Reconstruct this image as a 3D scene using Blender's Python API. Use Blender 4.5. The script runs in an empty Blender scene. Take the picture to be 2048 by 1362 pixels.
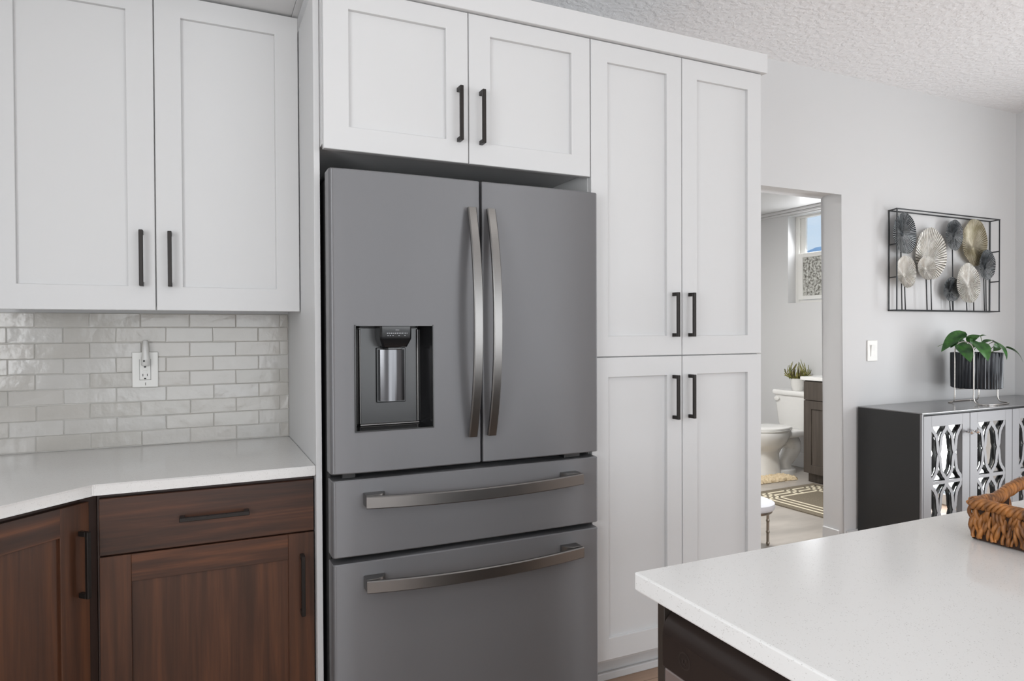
import bpy, bmesh, math, random
from mathutils import Vector, Matrix
random.seed(7)
scene = bpy.context.scene
COL = scene.collection

# ------------------------------------------------------------------ camera
def cam_axes(yaw, pitch, roll):
    y, p, r = map(math.radians, (yaw, pitch, roll))
    f = Vector((math.sin(y)*math.cos(p), math.cos(y)*math.cos(p), math.sin(p)))
    rt = Vector((math.cos(y), -math.sin(y), 0)); up = rt.cross(f)
    return rt*math.cos(r)+up*math.sin(r), -rt*math.sin(r)+up*math.cos(r), f
RT, UP, FW = cam_axes(25.0196, -0.7007, -0.2535)
cd = bpy.data.cameras.new('camera'); cam = bpy.data.objects.new('camera', cd); COL.objects.link(cam)
cd.sensor_width = 36; cd.lens = 1349.85*36/2048; cd.clip_start = .05; cd.clip_end = 3000
m = Matrix.Identity(4)
for i in range(3):
    m[i][0] = RT[i]; m[i][1] = UP[i]; m[i][2] = -FW[i]
m[0][3], m[1][3], m[2][3] = -.3177, -2.7104, 1.3087
cam.matrix_world = m; scene.camera = cam

# ------------------------------------------------------------------ exposure, world, lights
vs = scene.view_settings
scene.display_settings.display_device = 'sRGB'
vs.view_transform = 'Standard'; vs.look = 'None'; vs.exposure = -0.07; vs.gamma = 1.0; vs.use_curve_mapping = False
cy = scene.cycles
cy.use_denoising = True; cy.max_bounces = 10; cy.diffuse_bounces = 6; cy.glossy_bounces = 5
cy.transmission_bounces = 6; cy.transparent_max_bounces = 12; cy.sample_clamp_indirect = 6

w = bpy.data.worlds.new('sky'); scene.world = w; w.use_nodes = True
nt = w.node_tree; nt.nodes.clear()
wo = nt.nodes.new('ShaderNodeOutputWorld'); bg = nt.nodes.new('ShaderNodeBackground')
tc = nt.nodes.new('ShaderNodeTexCoord'); sx = nt.nodes.new('ShaderNodeSeparateXYZ')
rp = nt.nodes.new('ShaderNodeValToRGB'); ns = nt.nodes.new('ShaderNodeTexNoise'); mp = nt.nodes.new('ShaderNodeMapping')
rc = nt.nodes.new('ShaderNodeValToRGB'); mx = nt.nodes.new('ShaderNodeMixRGB')
rp.color_ramp.elements[0].position = .0; rp.color_ramp.elements[0].color = (.78, .87, .95, 1)
rp.color_ramp.elements[1].position = .45; rp.color_ramp.elements[1].color = (.36, .58, .90, 1)
e = rp.color_ramp.elements.new(.2); e.color = (.55, .75, .97, 1)
mp.inputs['Scale'].default_value = (3, 3, 9); ns.inputs['Scale'].default_value = 2.2; ns.inputs['Detail'].default_value = 5
rc.color_ramp.elements[0].position = .48; rc.color_ramp.elements[0].color = (0, 0, 0, 1)
rc.color_ramp.elements[1].position = .75; rc.color_ramp.elements[1].color = (.8, .8, .8, 1)
mx.inputs[2].default_value = (.88, .92, .97, 1)
L = nt.links.new
L(tc.outputs['Generated'], sx.inputs[0]); L(sx.outputs['Z'], rp.inputs[0]); L(tc.outputs['Generated'], mp.inputs[0])
L(mp.outputs[0], ns.inputs['Vector']); L(ns.outputs['Fac'], rc.inputs[0]); L(rc.outputs[0], mx.inputs[0]); L(rp.outputs[0], mx.inputs[1])
L(mx.outputs[0], bg.inputs[0]); bg.inputs[1].default_value = 1.0; L(bg.outputs[0], wo.inputs[0])

def area(name, loc, target, sx_, sy_, power, color=(1, 1, 1), shape='RECTANGLE', spread=180):
    ld = bpy.data.lights.new(name, 'AREA'); ld.shape = shape; ld.size = sx_; ld.size_y = sy_
    ld.energy = power; ld.color = color; ld.spread = math.radians(spread)
    o = bpy.data.objects.new(name, ld); COL.objects.link(o); o.location = loc
    o.rotation_euler = (Vector(target)-Vector(loc)).to_track_quat('-Z', 'Y').to_euler()
    return o
# daylight through the patio door (right wall) and the bathroom window; ceiling lamps; added fills
area('patio_daylight', (4.90, -1.40, 1.10), (0, -1.40, 1.7), .84, 2.0, 47, (.96, .98, 1))
area('front_fill', (1.45, -5.95, 1.2), (1.0, 0, 1.0), 5.3, 2.1, 124, (.96, .98, 1))  # unseen window light, shifted and widened to fill the kitchen
area('left_fill', (-1.58, -2.6, 1.55), (1.5, -2.6, 2.0), 1.5, 1.0, 44, (.96, .98, 1))  # no such window seen; added to lift the end panel and counter
for (x, y) in ((-.35, -2.1), (1.25, -2.1), (2.9, -2.1), (-.35, -4.0), (1.6, -4.0), (3.3, -4.0)):
    area('ceiling_lamp', (x, y, 2.745), (x, y, 0), .20, .20, 1.6, (1, .98, .96), 'DISK')
area('bathroom_daylight', (5.12, 1.7, 2.0), (4, 1.6, 1.6), .70, .75, 16, (.97, .98, 1))
area('bathroom_fill', (2.95, 1.2, 2.46), (2.95, 1.2, 0), .3, .3, 56, (1, .995, .985), 'DISK')  # added unseen lamp, placed to brighten the bathroom and door jamb

# ------------------------------------------------------------------ materials
def srgb(r, g=None, b=None):
    if g is None: g = b = r
    f = lambda c: (c/255/12.92) if c/255 <= .04045 else ((c/255+.055)/1.055)**2.4
    return (f(r), f(g), f(b), 1)
def mat(name, color, rough=.5, metal=0., **kw):
    m = bpy.data.materials.new(name); m.use_nodes = True
    b = m.node_tree.nodes['Principled BSDF']
    b.inputs['Base Color'].default_value = color; b.inputs['Roughness'].default_value = rough; b.inputs['Metallic'].default_value = metal
    for k, v in kw.items():
        b.inputs[k.replace('_', ' ')].default_value = v
    return m
def nodes(m):
    t = m.node_tree; return t, t.nodes['Principled BSDF'], t.nodes.new, t.links.new
def add_bump(m, scale, strength, dist=.002, detail=3, mscale=(1, 1, 1), thr=None, rot=(0, 0, 0)):
    t, b, N, K = nodes(m)
    tc = N('ShaderNodeTexCoord'); mp = N('ShaderNodeMapping'); n = N('ShaderNodeTexNoise'); bu = N('ShaderNodeBump')
    mp.inputs['Scale'].default_value = mscale; mp.inputs['Rotation'].default_value = rot
    n.inputs['Scale'].default_value = scale; n.inputs['Detail'].default_value = detail
    bu.inputs['Strength'].default_value = strength; bu.inputs['Distance'].default_value = dist
    K(tc.outputs['Object'], mp.inputs[0]); K(mp.outputs[0], n.inputs['Vector'])
    out = n.outputs['Fac']
    if thr:
        r = N('ShaderNodeValToRGB'); r.color_ramp.elements[0].position = thr[0]; r.color_ramp.elements[1].position = thr[1]
        K(out, r.inputs[0]); out = r.outputs[0]
    K(out, bu.inputs['Height']); K(bu.outputs[0], b.inputs['Normal'])
    return m
def wood(name, c_dark, c_mid, c_light, mscale, rough=.5, rot=(0, 0, 0), coat=.4):
    m = mat(name, c_mid, rough, Coat_Weight=coat, Coat_Roughness=.26, Specular_IOR_Level=.3)
    t, b, N, K = nodes(m)
    tc = N('ShaderNodeTexCoord'); mp = N('ShaderNodeMapping'); mp.inputs['Scale'].default_value = mscale
    mr = N('ShaderNodeMapping'); mr.inputs['Rotation'].default_value = rot
    n1 = N('ShaderNodeTexNoise'); n1.inputs['Scale'].default_value = 1.0; n1.inputs['Detail'].default_value = 6; n1.inputs['Distortion'].default_value = .6
    n2 = N('ShaderNodeTexNoise'); n2.inputs['Scale'].default_value = 6.0; n2.inputs['Detail'].default_value = 4
    r = N('ShaderNodeValToRGB'); r.color_ramp.elements[0].position = .33; r.color_ramp.elements[0].color = c_dark
    r.color_ramp.elements[1].position = .72; r.color_ramp.elements[1].color = c_light
    e = r.color_ramp.elements.new(.52); e.color = c_mid
    ad = N('ShaderNodeMath'); ad.operation = 'MULTIPLY_ADD'; ad.inputs[1].default_value = .22; 
    K(tc.outputs['Object'], mr.inputs[0]); K(mr.outputs[0], mp.inputs[0]); K(mp.outputs[0], n1.inputs['Vector']); K(mp.outputs[0], n2.inputs['Vector'])
    sb = N('ShaderNodeMath'); sb.operation = 'SUBTRACT'; sb.inputs[1].default_value = .5
    K(n2.outputs['Fac'], sb.inputs[0]); K(sb.outputs[0], ad.inputs[0]); K(n1.outputs['Fac'], ad.inputs[2])
    K(ad.outputs[0], r.inputs[0]); K(r.outputs[0], b.inputs['Base Color'])
    bu = N('ShaderNodeBump'); bu.inputs['Strength'].default_value = .12; bu.inputs['Distance'].default_value = .001
    K(n2.outputs['Fac'], bu.inputs['Height']); K(bu.outputs[0], b.inputs['Normal'])
    return m
def quartz(name):
    m = mat(name, srgb(228, 227, 225), .14)
    t, b, N, K = nodes(m)
    tc = N('ShaderNodeTexCoord'); v = N('ShaderNodeTexVoronoi'); v.inputs['Scale'].default_value = 300
    r = N('ShaderNodeValToRGB'); r.color_ramp.elements[0].position = .13; r.color_ramp.elements[0].color = (1, 1, 1, 1)
    r.color_ramp.elements[1].position = .26; r.color_ramp.elements[1].color = (0, 0, 0, 1)
    n = N('ShaderNodeTexNoise'); n.inputs['Scale'].default_value = 90; n.inputs['Detail'].default_value = 2
    r2 = N('ShaderNodeValToRGB'); r2.color_ramp.elements[0].position = .44; r2.color_ramp.elements[0].color = (0, 0, 0, 1)
    r2.color_ramp.elements[1].position = .58; r2.color_ramp.elements[1].color = (1, 1, 1, 1)
    mu = N('ShaderNodeMath'); mu.operation = 'MULTIPLY'; m2 = N('ShaderNodeMath'); m2.operation = 'MULTIPLY'; m2.inputs[1].default_value = .6
    mixc = N('ShaderNodeMixRGB'); mixc.inputs[1].default_value = srgb(216, 215, 213); mixc.inputs[2].default_value = srgb(140, 136, 130)
    K(tc.outputs['Object'], v.inputs['Vector']); K(tc.outputs['Object'], n.inputs['Vector'])
    K(v.outputs['Distance'], r.inputs[0]); K(n.outputs['Fac'], r2.inputs[0]); K(r.outputs[0], mu.inputs[0]); K(r2.outputs[0], mu.inputs[1])
    K(mu.outputs[0], m2.inputs[0]); K(m2.outputs[0], mixc.inputs[0]); K(mixc.outputs[0], b.inputs['Base Color'])
    return m
M = {}
M['wall'] = add_bump(mat('wall_paint', srgb(205, 205, 205), .75), 60, .08, .001)
M['ceil'] = add_bump(mat('ceiling_texture', srgb(232, 232, 233), .9), 34, .55, .006, 4, (1, 1, 1), (.42, .62))
M['white'] = mat('white_cabinet_paint', srgb(202, 202, 202), .5)
M['trim'] = mat('white_trim_paint', srgb(206, 206, 206), .4)
M['inside'] = mat('cabinet_underside', srgb(140, 138, 134), .6)
M['black'] = mat('dark_bronze_metal', srgb(38, 34, 32), .38, .5)
M['wood'] = wood('stained_wood_vertical', srgb(56, 33, 20), srgb(72, 43, 27), srgb(90, 55, 34), (34, 34, 1.6))
M['woodh'] = wood('stained_wood_horizontal', srgb(42, 24, 14), srgb(66, 38, 23), srgb(100, 60, 36), (1.5, 24, 28))
M['woodd'] = wood('stained_wood_diagonal_rail', srgb(42, 24, 14), srgb(66, 38, 23), srgb(100, 60, 36), (1.5, 24, 28), rot=(0, 0, math.radians(-45)))
M['wooddark'] = mat('cabinet_face_frame', srgb(52, 35, 28), .5)
M['quartz'] = quartz('white_quartz')
def brushed(name, color, rough, metal, aniso, rot=0.):
    m = mat(name, color, rough, metal, Anisotropic=aniso, Anisotropic_Rotation=rot, Specular_IOR_Level=.28)
    t, b, N, K = nodes(m); tg = N('ShaderNodeTangent'); tg.direction_type = 'RADIAL'; tg.axis = 'Z'
    K(tg.outputs[0], b.inputs['Tangent']); return m
M['steel'] = add_bump(brushed('grey_stainless', srgb(119, 119, 121), .40, .40, .95, .25), 1.0, .10, .02, 2, (7, 7, .1))
M['steel2'] = mat('brushed_handle_steel', srgb(134, 132, 130), .33, 1.0)
M['fbody'] = mat('appliance_dark_side', srgb(46, 46, 46), .5)
M['gloss'] = mat('black_gloss_plastic', srgb(26, 26, 27), .15)
M['disp'] = mat('dispenser_dark_metal', srgb(64, 64, 64), .25, .6)
M['lever'] = mat('dispenser_paddle_steel', srgb(98, 98, 100), .2, 1.0)
M['void'] = mat('gap_shade_black', srgb(4, 4, 4), .9)  # near-black puts the unlit depth of appliance gaps into the colour
M['plastic'] = mat('white_plastic', srgb(222, 221, 217), .35)
M['porcelain'] = mat('white_porcelain', srgb(228, 227, 224), .12)
M['slot'] = mat('socket_slot', srgb(25, 25, 25), .6)
M['marks'] = mat('printed_marks', srgb(170, 172, 176), .5)
M['islandwood'] = mat('dark_island_panel', srgb(50, 43, 38), .45)
M['dwpanel'] = mat('dishwasher_dark_panel', srgb(52, 44, 41), .3, .35)
M['dwsteel'] = mat('dishwasher_steel', srgb(180, 168, 165), .35, .8)
M['badge'] = mat('dishwasher_badge_grey', srgb(68, 61, 57), .35, .5)
M['sbblack'] = mat('sideboard_black_side', srgb(36, 36, 36), .32)
M['sbgrey'] = mat('sideboard_silver', srgb(122, 122, 124), .42, .15)
M['sbback'] = mat('lattice_dark_back', srgb(30, 31, 33), .5)
M['sbtop'] = mat('sideboard_top', srgb(128, 128, 129), .2, .4)
M['mirror'] = mat('mirror', (.92, .93, .92, 1), .015, 1.0)
M['chrome'] = mat('chrome', (.85, .85, .85, 1), .08, 1.0)
M['nickel'] = mat('brushed_nickel_wire', srgb(205, 200, 194), .22, 1.0)
M['pot'] = mat('dark_glazed_pot', srgb(38, 41, 46), .18, .25)
M['soil'] = mat('soil', srgb(50, 38, 28), .95)
M['stem'] = mat('leaf_stem', srgb(92, 120, 60), .5)
M['wire'] = mat('charcoal_wire', srgb(62, 64, 66), .4, .6)
def leafmat():
    m = mat('pothos_leaf', srgb(52, 104, 40), .3)
    t, b, N, K = nodes(m)
    tc = N('ShaderNodeTexCoord'); n = N('ShaderNodeTexNoise'); n.inputs['Scale'].default_value = 24
    r = N('ShaderNodeValToRGB'); r.color_ramp.elements[0].position = .3; r.color_ramp.elements[0].color = srgb(24, 62, 26)
    r.color_ramp.elements[1].position = .75; r.color_ramp.elements[1].color = srgb(66, 118, 46)
    K(tc.outputs['Object'], n.inputs['Vector']); K(n.outputs['Fac'], r.inputs[0]); K(r.outputs[0], b.inputs['Base Color'])
    return m
M['leaf'] = leafmat()
def noise_color(name, c1, c2, scale, rough, metal=0, p=(.35, .65), mscale=(1, 1, 1), bump=0, bdist=.002):
    m = mat(name, c1, rough, metal)
    t, b, N, K = nodes(m)
    tc = N('ShaderNodeTexCoord'); mp = N('ShaderNodeMapping'); mp.inputs['Scale'].default_value = mscale
    n = N('ShaderNodeTexNoise'); n.inputs['Scale'].default_value = scale; n.inputs['Detail'].default_value = 5
    r = N('ShaderNodeValToRGB'); r.color_ramp.elements[0].position = p[0]; r.color_ramp.elements[0].color = c1
    r.color_ramp.elements[1].position = p[1]; r.color_ramp.elements[1].color = c2
    K(tc.outputs['Object'], mp.inputs[0]); K(mp.outputs[0], n.inputs['Vector']); K(n.outputs['Fac'], r.inputs[0]); K(r.outputs[0], b.inputs['Base Color'])
    if bump:
        bu = N('ShaderNodeBump'); bu.inputs['Strength'].default_value = bump; bu.inputs['Distance'].default_value = bdist
        K(n.outputs['Fac'], bu.inputs['Height']); K(bu.outputs[0], b.inputs['Normal'])
    return m
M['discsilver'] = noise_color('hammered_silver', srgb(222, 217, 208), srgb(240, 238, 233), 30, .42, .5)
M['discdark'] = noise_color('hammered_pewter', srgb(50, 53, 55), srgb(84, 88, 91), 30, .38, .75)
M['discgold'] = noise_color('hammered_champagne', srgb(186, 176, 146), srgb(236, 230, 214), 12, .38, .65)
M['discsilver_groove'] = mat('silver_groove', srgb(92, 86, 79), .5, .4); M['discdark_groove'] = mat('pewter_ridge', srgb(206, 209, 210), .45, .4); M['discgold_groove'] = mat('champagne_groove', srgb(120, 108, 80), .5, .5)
M['wicker'] = noise_color('water_hyacinth', srgb(84, 50, 22), srgb(170, 110, 52), 70, .55, 0, (.3, .7), (1, 1, .35), .4)
M['wickerdark'] = mat('wicker_core', srgb(44, 25, 12), .9)
M['mat'] = noise_color('shaggy_beige', srgb(196, 172, 134), srgb(232, 214, 182), 60, .95, 0, (.3, .7), bump=.8, bdist=.01)
M['rug'] = noise_color('taupe_rug', srgb(104, 95, 80), srgb(126, 116, 99), 120, .95, bump=.3)
M['rugline'] = mat('cream_rug_lines', srgb(222, 212, 188), .95)
M['bathtile'] = noise_color('beige_floor_tile', srgb(158, 152, 145), srgb(182, 175, 167), 2.2, .3, 0, (.35, .65), (1, 3, 1))
M['vanity'] = wood('grey_brown_vanity', srgb(72, 65, 59), srgb(80, 73, 67), srgb(89, 82, 75), (40, 40, 2), coat=.0)
M['vanitytop'] = mat('vanity_top', srgb(226, 225, 222), .15)
M['succ'] = noise_color('succulent_green', srgb(84, 92, 34), srgb(150, 142, 62), 26, .5)
M['succtip'] = mat('succulent_stem_brown', srgb(92, 78, 54), .6)
M['cushion'] = mat('pale_cushion', srgb(220, 221, 226), .8)
M['bamboo'] = mat('aged_silver_leg', srgb(150, 140, 128), .3, .9)
M['hill'] = noise_color('hazed_mountain', srgb(150, 186, 214), srgb(205, 224, 238), .02, .95)  # haze of distance is put into the pale blue colour
M['grout'] = mat('grout', srgb(200, 198, 193), .9)
# glazed hand made tile: every tile its own shade, wavy glossy glaze
m = mat('glazed_tile', srgb(198, 195, 188), .16); t, b, N, K = nodes(m)
g = N('ShaderNodeNewGeometry'); r = N('ShaderNodeValToRGB')
r.color_ramp.elements[0].position = 0; r.color_ramp.elements[0].color = srgb(178, 175, 169)
r.color_ramp.elements[1].position = 1; r.color_ramp.elements[1].color = srgb(188, 186, 182)
e = r.color_ramp.elements.new(.5); e.color = srgb(183, 179, 173)
tc = N('ShaderNodeTexCoord'); n = N('ShaderNodeTexNoise'); n.inputs['Scale'].default_value = 22; n.inputs['Detail'].default_value = 3
mc = N('ShaderNodeMixRGB'); mc.blend_type = 'MULTIPLY'; mc.inputs[0].default_value = .35
rr = N('ShaderNodeValToRGB'); rr.color_ramp.elements[0].position = .3; rr.color_ramp.elements[0].color = (.90, .89, .88, 1); rr.color_ramp.elements[1].position = .6; rr.color_ramp.elements[1].color = (1, 1, 1, 1)
bu = N('ShaderNodeBump'); bu.inputs['Strength'].default_value = .28; bu.inputs['Distance'].default_value = .006
K(g.outputs['Random Per Island'], r.inputs[0]); K(tc.outputs['Object'], n.inputs['Vector']); K(n.outputs['Fac'], rr.inputs[0])
K(r.outputs[0], mc.inputs[1]); K(rr.outputs[0], mc.inputs[2]); K(mc.outputs[0], b.inputs['Base Color']); K(n.outputs['Fac'], bu.inputs['Height']); K(bu.outputs[0], b.inputs['Normal'])
M['tile'] = m
# wood plank floor
m = mat('plank_floor', srgb(140, 112, 90), .42); t, b, N, K = nodes(m)
tc = N('ShaderNodeTexCoord'); br = N('ShaderNodeTexBrick'); mp = N('ShaderNodeMapping'); n = N('ShaderNodeTexNoise')
br.inputs['Color1'].default_value = srgb(164, 136, 116); br.inputs['Color2'].default_value = srgb(184, 156, 134); br.inputs['Mortar'].default_value = srgb(118, 96, 80)
br.inputs['Scale'].default_value = 1; br.inputs['Brick Width'].default_value = 1.3; br.inputs['Row Height'].default_value = .16; br.inputs['Mortar Size'].default_value = .0015
mp.inputs['Scale'].default_value = (1.6, 34, 1); n.inputs['Scale'].default_value = 1.4; n.inputs['Detail'].default_value = 6
mc = N('ShaderNodeMixRGB'); mc.blend_type = 'MULTIPLY'; mc.inputs[0].default_value = .5
rr = N('ShaderNodeValToRGB'); rr.color_ramp.elements[0].position = .3; rr.color_ramp.elements[0].color = (.72, .68, .65, 1); rr.color_ramp.elements[1].position = .65; rr.color_ramp.elements[1].color = (1.0, 1.0, 1.0, 1)
K(tc.outputs['Object'], br.inputs['Vector']); K(tc.outputs['Object'], mp.inputs[0]); K(mp.outputs[0], n.inputs['Vector']); K(n.outputs['Fac'], rr.inputs[0])
K(br.outputs['Color'], mc.inputs[1]); K(rr.outputs[0], mc.inputs[2]); K(mc.outputs[0], b.inputs['Base Color'])
M['floor'] = m
def thin_glass(name, tint=(1, 1, 1, 1), gl=.06):
    m = bpy.data.materials.new(name); m.use_nodes = True; t = m.node_tree; t.nodes.clear()
    o = t.nodes.new('ShaderNodeOutputMaterial'); a = t.nodes.new('ShaderNodeBsdfTransparent'); a.inputs[0].default_value = tint
    gsh = t.nodes.new('ShaderNodeBsdfGlossy'); gsh.inputs['Roughness'].default_value = .02; mi = t.nodes.new('ShaderNodeMixShader'); mi.inputs[0].default_value = gl
    t.links.new(a.outputs[0], mi.inputs[1]); t.links.new(gsh.outputs[0], mi.inputs[2]); t.links.new(mi.outputs[0], o.inputs[0])
    return m
M['glass'] = thin_glass('clear_window_glass')
# obscured patterned glass
m = noise_color('patterned_privacy_glass', srgb(96, 94, 86), srgb(206, 206, 200), 46, .12, 0, (.36, .62), (1, 1, 1), .9, .01)
M['obscure'] = m

# ------------------------------------------------------------------ geometry helpers
class Fr:
    """a working frame: u along a face, w up, d out of the face"""
    def __init__(s, o, u=(1, 0, 0), n=(0, -1, 0)):
        s.o = Vector(o); s.u = Vector(u).normalized(); s.n = Vector(n).normalized()
    def __call__(s, u, w, d=0): return s.o+s.u*u+s.n*d+Vector((0, 0, w))
WORLD = Fr((0, 0, 0), (1, 0, 0), (0, 1, 0))

def box(bm, x0, x1, y0, y1, z0, z1, bev=0., mi=0, seg=1, fr=None):
    P = []
    for z in (z0, z1):
        for (x, y) in ((x0, y0), (x1, y0), (x1, y1), (x0, y1)):
            P.append(bm.verts.new(fr(x, z, y) if fr else Vector((x, y, z))))
    F = [(3, 2, 1, 0), (4, 5, 6, 7), (0, 1, 5, 4), (1, 2, 6, 5), (2, 3, 7, 6), (3, 0, 4, 7)]
    fs = [bm.faces.new([P[i] for i in f]) for f in F]
    for f in fs: f.material_index = mi
    if bev > 0:
        es = list({e for f in fs for e in f.edges})
        r = bmesh.ops.bevel(bm, geom=es, offset=bev, segments=seg, affect='EDGES', profile=.5)
        for f in r['faces']: f.material_index = mi
    return fs
def fbox(bm, fr, u0, u1, w0, w1, d0, d1, bev=0., mi=0, seg=1):
    return box(bm, u0, u1, d0, d1, w0, w1, bev, mi, seg, fr)
def prism(bm, pts, z0, z1, bev=0., seg=1, mi=0):
    """vertical prism from an xy outline"""
    a = [bm.verts.new((x, y, z0)) for x, y in pts]; b_ = [bm.verts.new((x, y, z1)) for x, y in pts]
    fs = [bm.faces.new(list(reversed(a))), bm.faces.new(b_)]
    n = len(pts)
    for i in range(n): fs.append(bm.faces.new((a[i], a[(i+1) % n], b_[(i+1) % n], b_[i])))
    for f in fs: f.material_index = mi
    if bev: bmesh.ops.bevel(bm, geom=list({e for f in fs for e in f.edges}), offset=bev, segments=seg, affect='EDGES')
def tube(bm, pts, r, n=10, cap=True, closed=False, mi=0, prof=None):
    """sweep a circle (or prof(t)->scale) along a path"""
    pts = [Vector(p) for p in pts]; N_ = len(pts); rings = []; up = None
    for i, p in enumerate(pts):
        a = pts[(i-1) % N_] if (closed or i) else p; c = pts[(i+1) % N_] if (closed or i < N_-1) else p
        tg = (c-a).normalized()
        if up is None:
            up = Vector((0, 0, 1)) if abs(tg.z) < .9 else Vector((1, 0, 0))
        s = tg.cross(up).normalized(); up = s.cross(tg).normalized()
        rr = r(i/(N_-1)) if callable(r) else r
        rings.append([bm.verts.new(p+(s*math.cos(2*math.pi*k/n)+up*math.sin(2*math.pi*k/n))*rr) for k in range(n)])
    for i in range(N_ if closed else N_-1):
        A, B = rings[i], rings[(i+1) % N_]
        for k in range(n):
            f = bm.faces.new((A[k], A[(k+1) % n], B[(k+1) % n], B[k])); f.material_index = mi; f.smooth = True
    if cap and not closed:
        bm.faces.new(list(reversed(rings[0]))).material_index = mi; bm.faces.new(rings[-1]).material_index = mi
def sweep_rect(bm, pts, side, w_, t_, bev=.002):
    """rectangular bar along pts; side = fixed width direction"""
    pts = [Vector(p) for p in pts]; side = Vector(side).normalized(); rings = []
    for i, p in enumerate(pts):
        tg = (pts[min(i+1, len(pts)-1)]-pts[max(i-1, 0)]).normalized(); o = side.cross(tg).normalized()
        q = []
        for sx_, sy_ in ((-1, -1), (1, -1), (1, 1), (-1, 1)):
            for k in ((0, 1) if sx_*sy_ > 0 else (1, 0)):
                ax = sx_*(w_/2-(bev if k else 0)); ay = sy_*(t_/2-(0 if k else bev)); q.append(p+side*ax+o*ay)
        rings.append([bm.verts.new(v) for v in q])
    n = 8
    for A, B in zip(rings, rings[1:]):
        for k in range(n): bm.faces.new((A[k], A[(k+1) % n], B[(k+1) % n], B[k]))
    bm.faces.new(list(reversed(rings[0]))); bm.faces.new(rings[-1])
def loft(bm, rings, cap0=True, cap1=True, mi=0):
    R_ = [[bm.verts.new(v) for v in r] for r in rings]; n = len(R_[0])
    for A, B in zip(R_, R_[1:]):
        for k in range(n):
            f = bm.faces.new((A[k], A[(k+1) % n], B[(k+1) % n], B[k])); f.material_index = mi
    if cap0: bm.faces.new(list(reversed(R_[0]))).material_index = mi
    if cap1: bm.faces.new(R_[-1]).material_index = mi
def ell(cx, cy_, z, a, b, n=32, sq=2.0):
    out = []
    for k in range(n):
        t = 2*math.pi*k/n; c, s = math.cos(t), math.sin(t)
        out.append(Vector((cx+a*math.copysign(abs(c)**(2/sq), c), cy_+b*math.copysign(abs(s)**(2/sq), s), z)))
    return out
def lathe(bm, cx, cy_, prof, n=32, cap0=True, cap1=True, mi=0):
    loft(bm, [ell(cx, cy_, z, r, r, n) for r, z in prof], cap0, cap1, mi)
def obj(name, bm, mats, parent=None, smooth=None, label=None):
    bmesh.ops.recalc_face_normals(bm, faces=bm.faces)
    me = bpy.data.meshes.new(name)
    root = parent
    while root is not None and root.parent is not None: root = root.parent
    off = Vector(root.location) if root is not None else Vector((0, 0, 0))
    if off.length: bmesh.ops.translate(bm, verts=bm.verts, vec=-off)
    bm.to_mesh(me); bm.free()
    for m_ in (mats if isinstance(mats, (list, tuple)) else [mats]): me.materials.append(m_)
    if smooth is not None:
        me.polygons.foreach_set('use_smooth', [True]*len(me.polygons)); me.set_sharp_from_angle(angle=math.radians(smooth))
    o = bpy.data.objects.new(name, me); COL.objects.link(o)
    if parent is not None: o.parent = parent
    if label: o['label'] = label
    return o
def thing(name, label, cat, loc, group=None):
    o = bpy.data.objects.new(name, None); COL.objects.link(o); o.location = loc; o.empty_display_size = .1
    o['label'] = label; o['category'] = cat
    if group: o['group'] = group
    return o
def tag(o, label, cat, group=None):
    o['label'] = label; o['category'] = cat
    if group: o['group'] = group
    return o
def struct(name, bm, mats, parent=None, smooth=None, label=None):
    o = obj(name, bm, mats, parent, smooth)
    if parent is None:
        o['kind'] = 'structure'
        if label: o['label'] = label
    return o
nb = bmesh.new

# ------------------------------------------------------------------ the setting
XL, XR, YF, ZC_ = -1.52, 4.72, -5.9, 2.7714
YWALL2 = .14                                       # far face of the back wall
bm = nb()                                          # back wall with the bathroom opening
J0, J1, JH = 2.15, 3.047, 2.104
pts = [(XL, -.2), (J0, -.2), (J0, JH), (J1, JH), (J1, -.2), (5.2, -.2), (5.2, ZC_), (XL, ZC_)]
fa = [bm.verts.new((x, 0, z)) for x, z in pts]; fb = [bm.verts.new((x, YWALL2, z)) for x, z in pts]
bm.faces.new(fa); bm.faces.new(list(reversed(fb)))
for i in range(8): bm.faces.new((fa[i], fb[i], fb[(i+1) % 8], fa[(i+1) % 8]))
bm.edges.ensure_lookup_table()
be = [e for e in bm.edges if all(v in (fa[1:5]+fb[1:5]) for v in e.verts) and abs(e.verts[0].co.y-e.verts[1].co.y) < .01
      and not (e.verts[0].co.z < 0 and e.verts[1].co.z < 0)]
bmesh.ops.bevel(bm, geom=be, offset=.016, segments=4, affect='EDGES', profile=.5)
struct('wall_back', bm, M['wall'], smooth=30)
LW0, LW1, LZ0, LZ1 = -3.36, -1.84, 1.04, 2.06       # left wall with an added, unseen window for fill light
bm = nb()
for (a, c, z0, z1) in ((YF, LW0, -.1, ZC_), (LW1, 0, -.1, ZC_), (LW0, LW1, -.1, LZ0), (LW0, LW1, LZ1, ZC_)): box(bm, XL-.12, XL, a, c, z0, z1)
struct('wall_left', bm, M['wall'])
PD0, PD1, PDH = -1.90, -.90, 2.10
bm = nb()                                          # right wall with the patio door opening
for (a, c, z0, z1) in ((YF, PD0, -.1, ZC_), (PD1, 0, -.1, ZC_), (PD0, PD1, PDH, ZC_)): box(bm, XR, XR+.14, a, c, z0, z1)
struct('wall_right', bm, M['wall'])
bm = nb()                                          # front wall (behind the camera) with an opening shaped for fill light
FW0, FW1, FZ0, FZ1 = -1.25, 4.15, .1, 2.3
for (a, c, z0, z1) in ((XL-.12, FW0, -.1, ZC_), (FW1, XR+.14, -.1, ZC_), (FW0, FW1, -.1, FZ0), (FW0, FW1, FZ1, ZC_)): box(bm, a, c, YF-.14, YF, z0, z1)
struct('wall_front', bm, M['wall'])
bm = nb(); box(bm, XL-.12, XR+.14, YF-.14, 0, ZC_, ZC_+.1); struct('ceiling', bm, M['ceil'])
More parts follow.
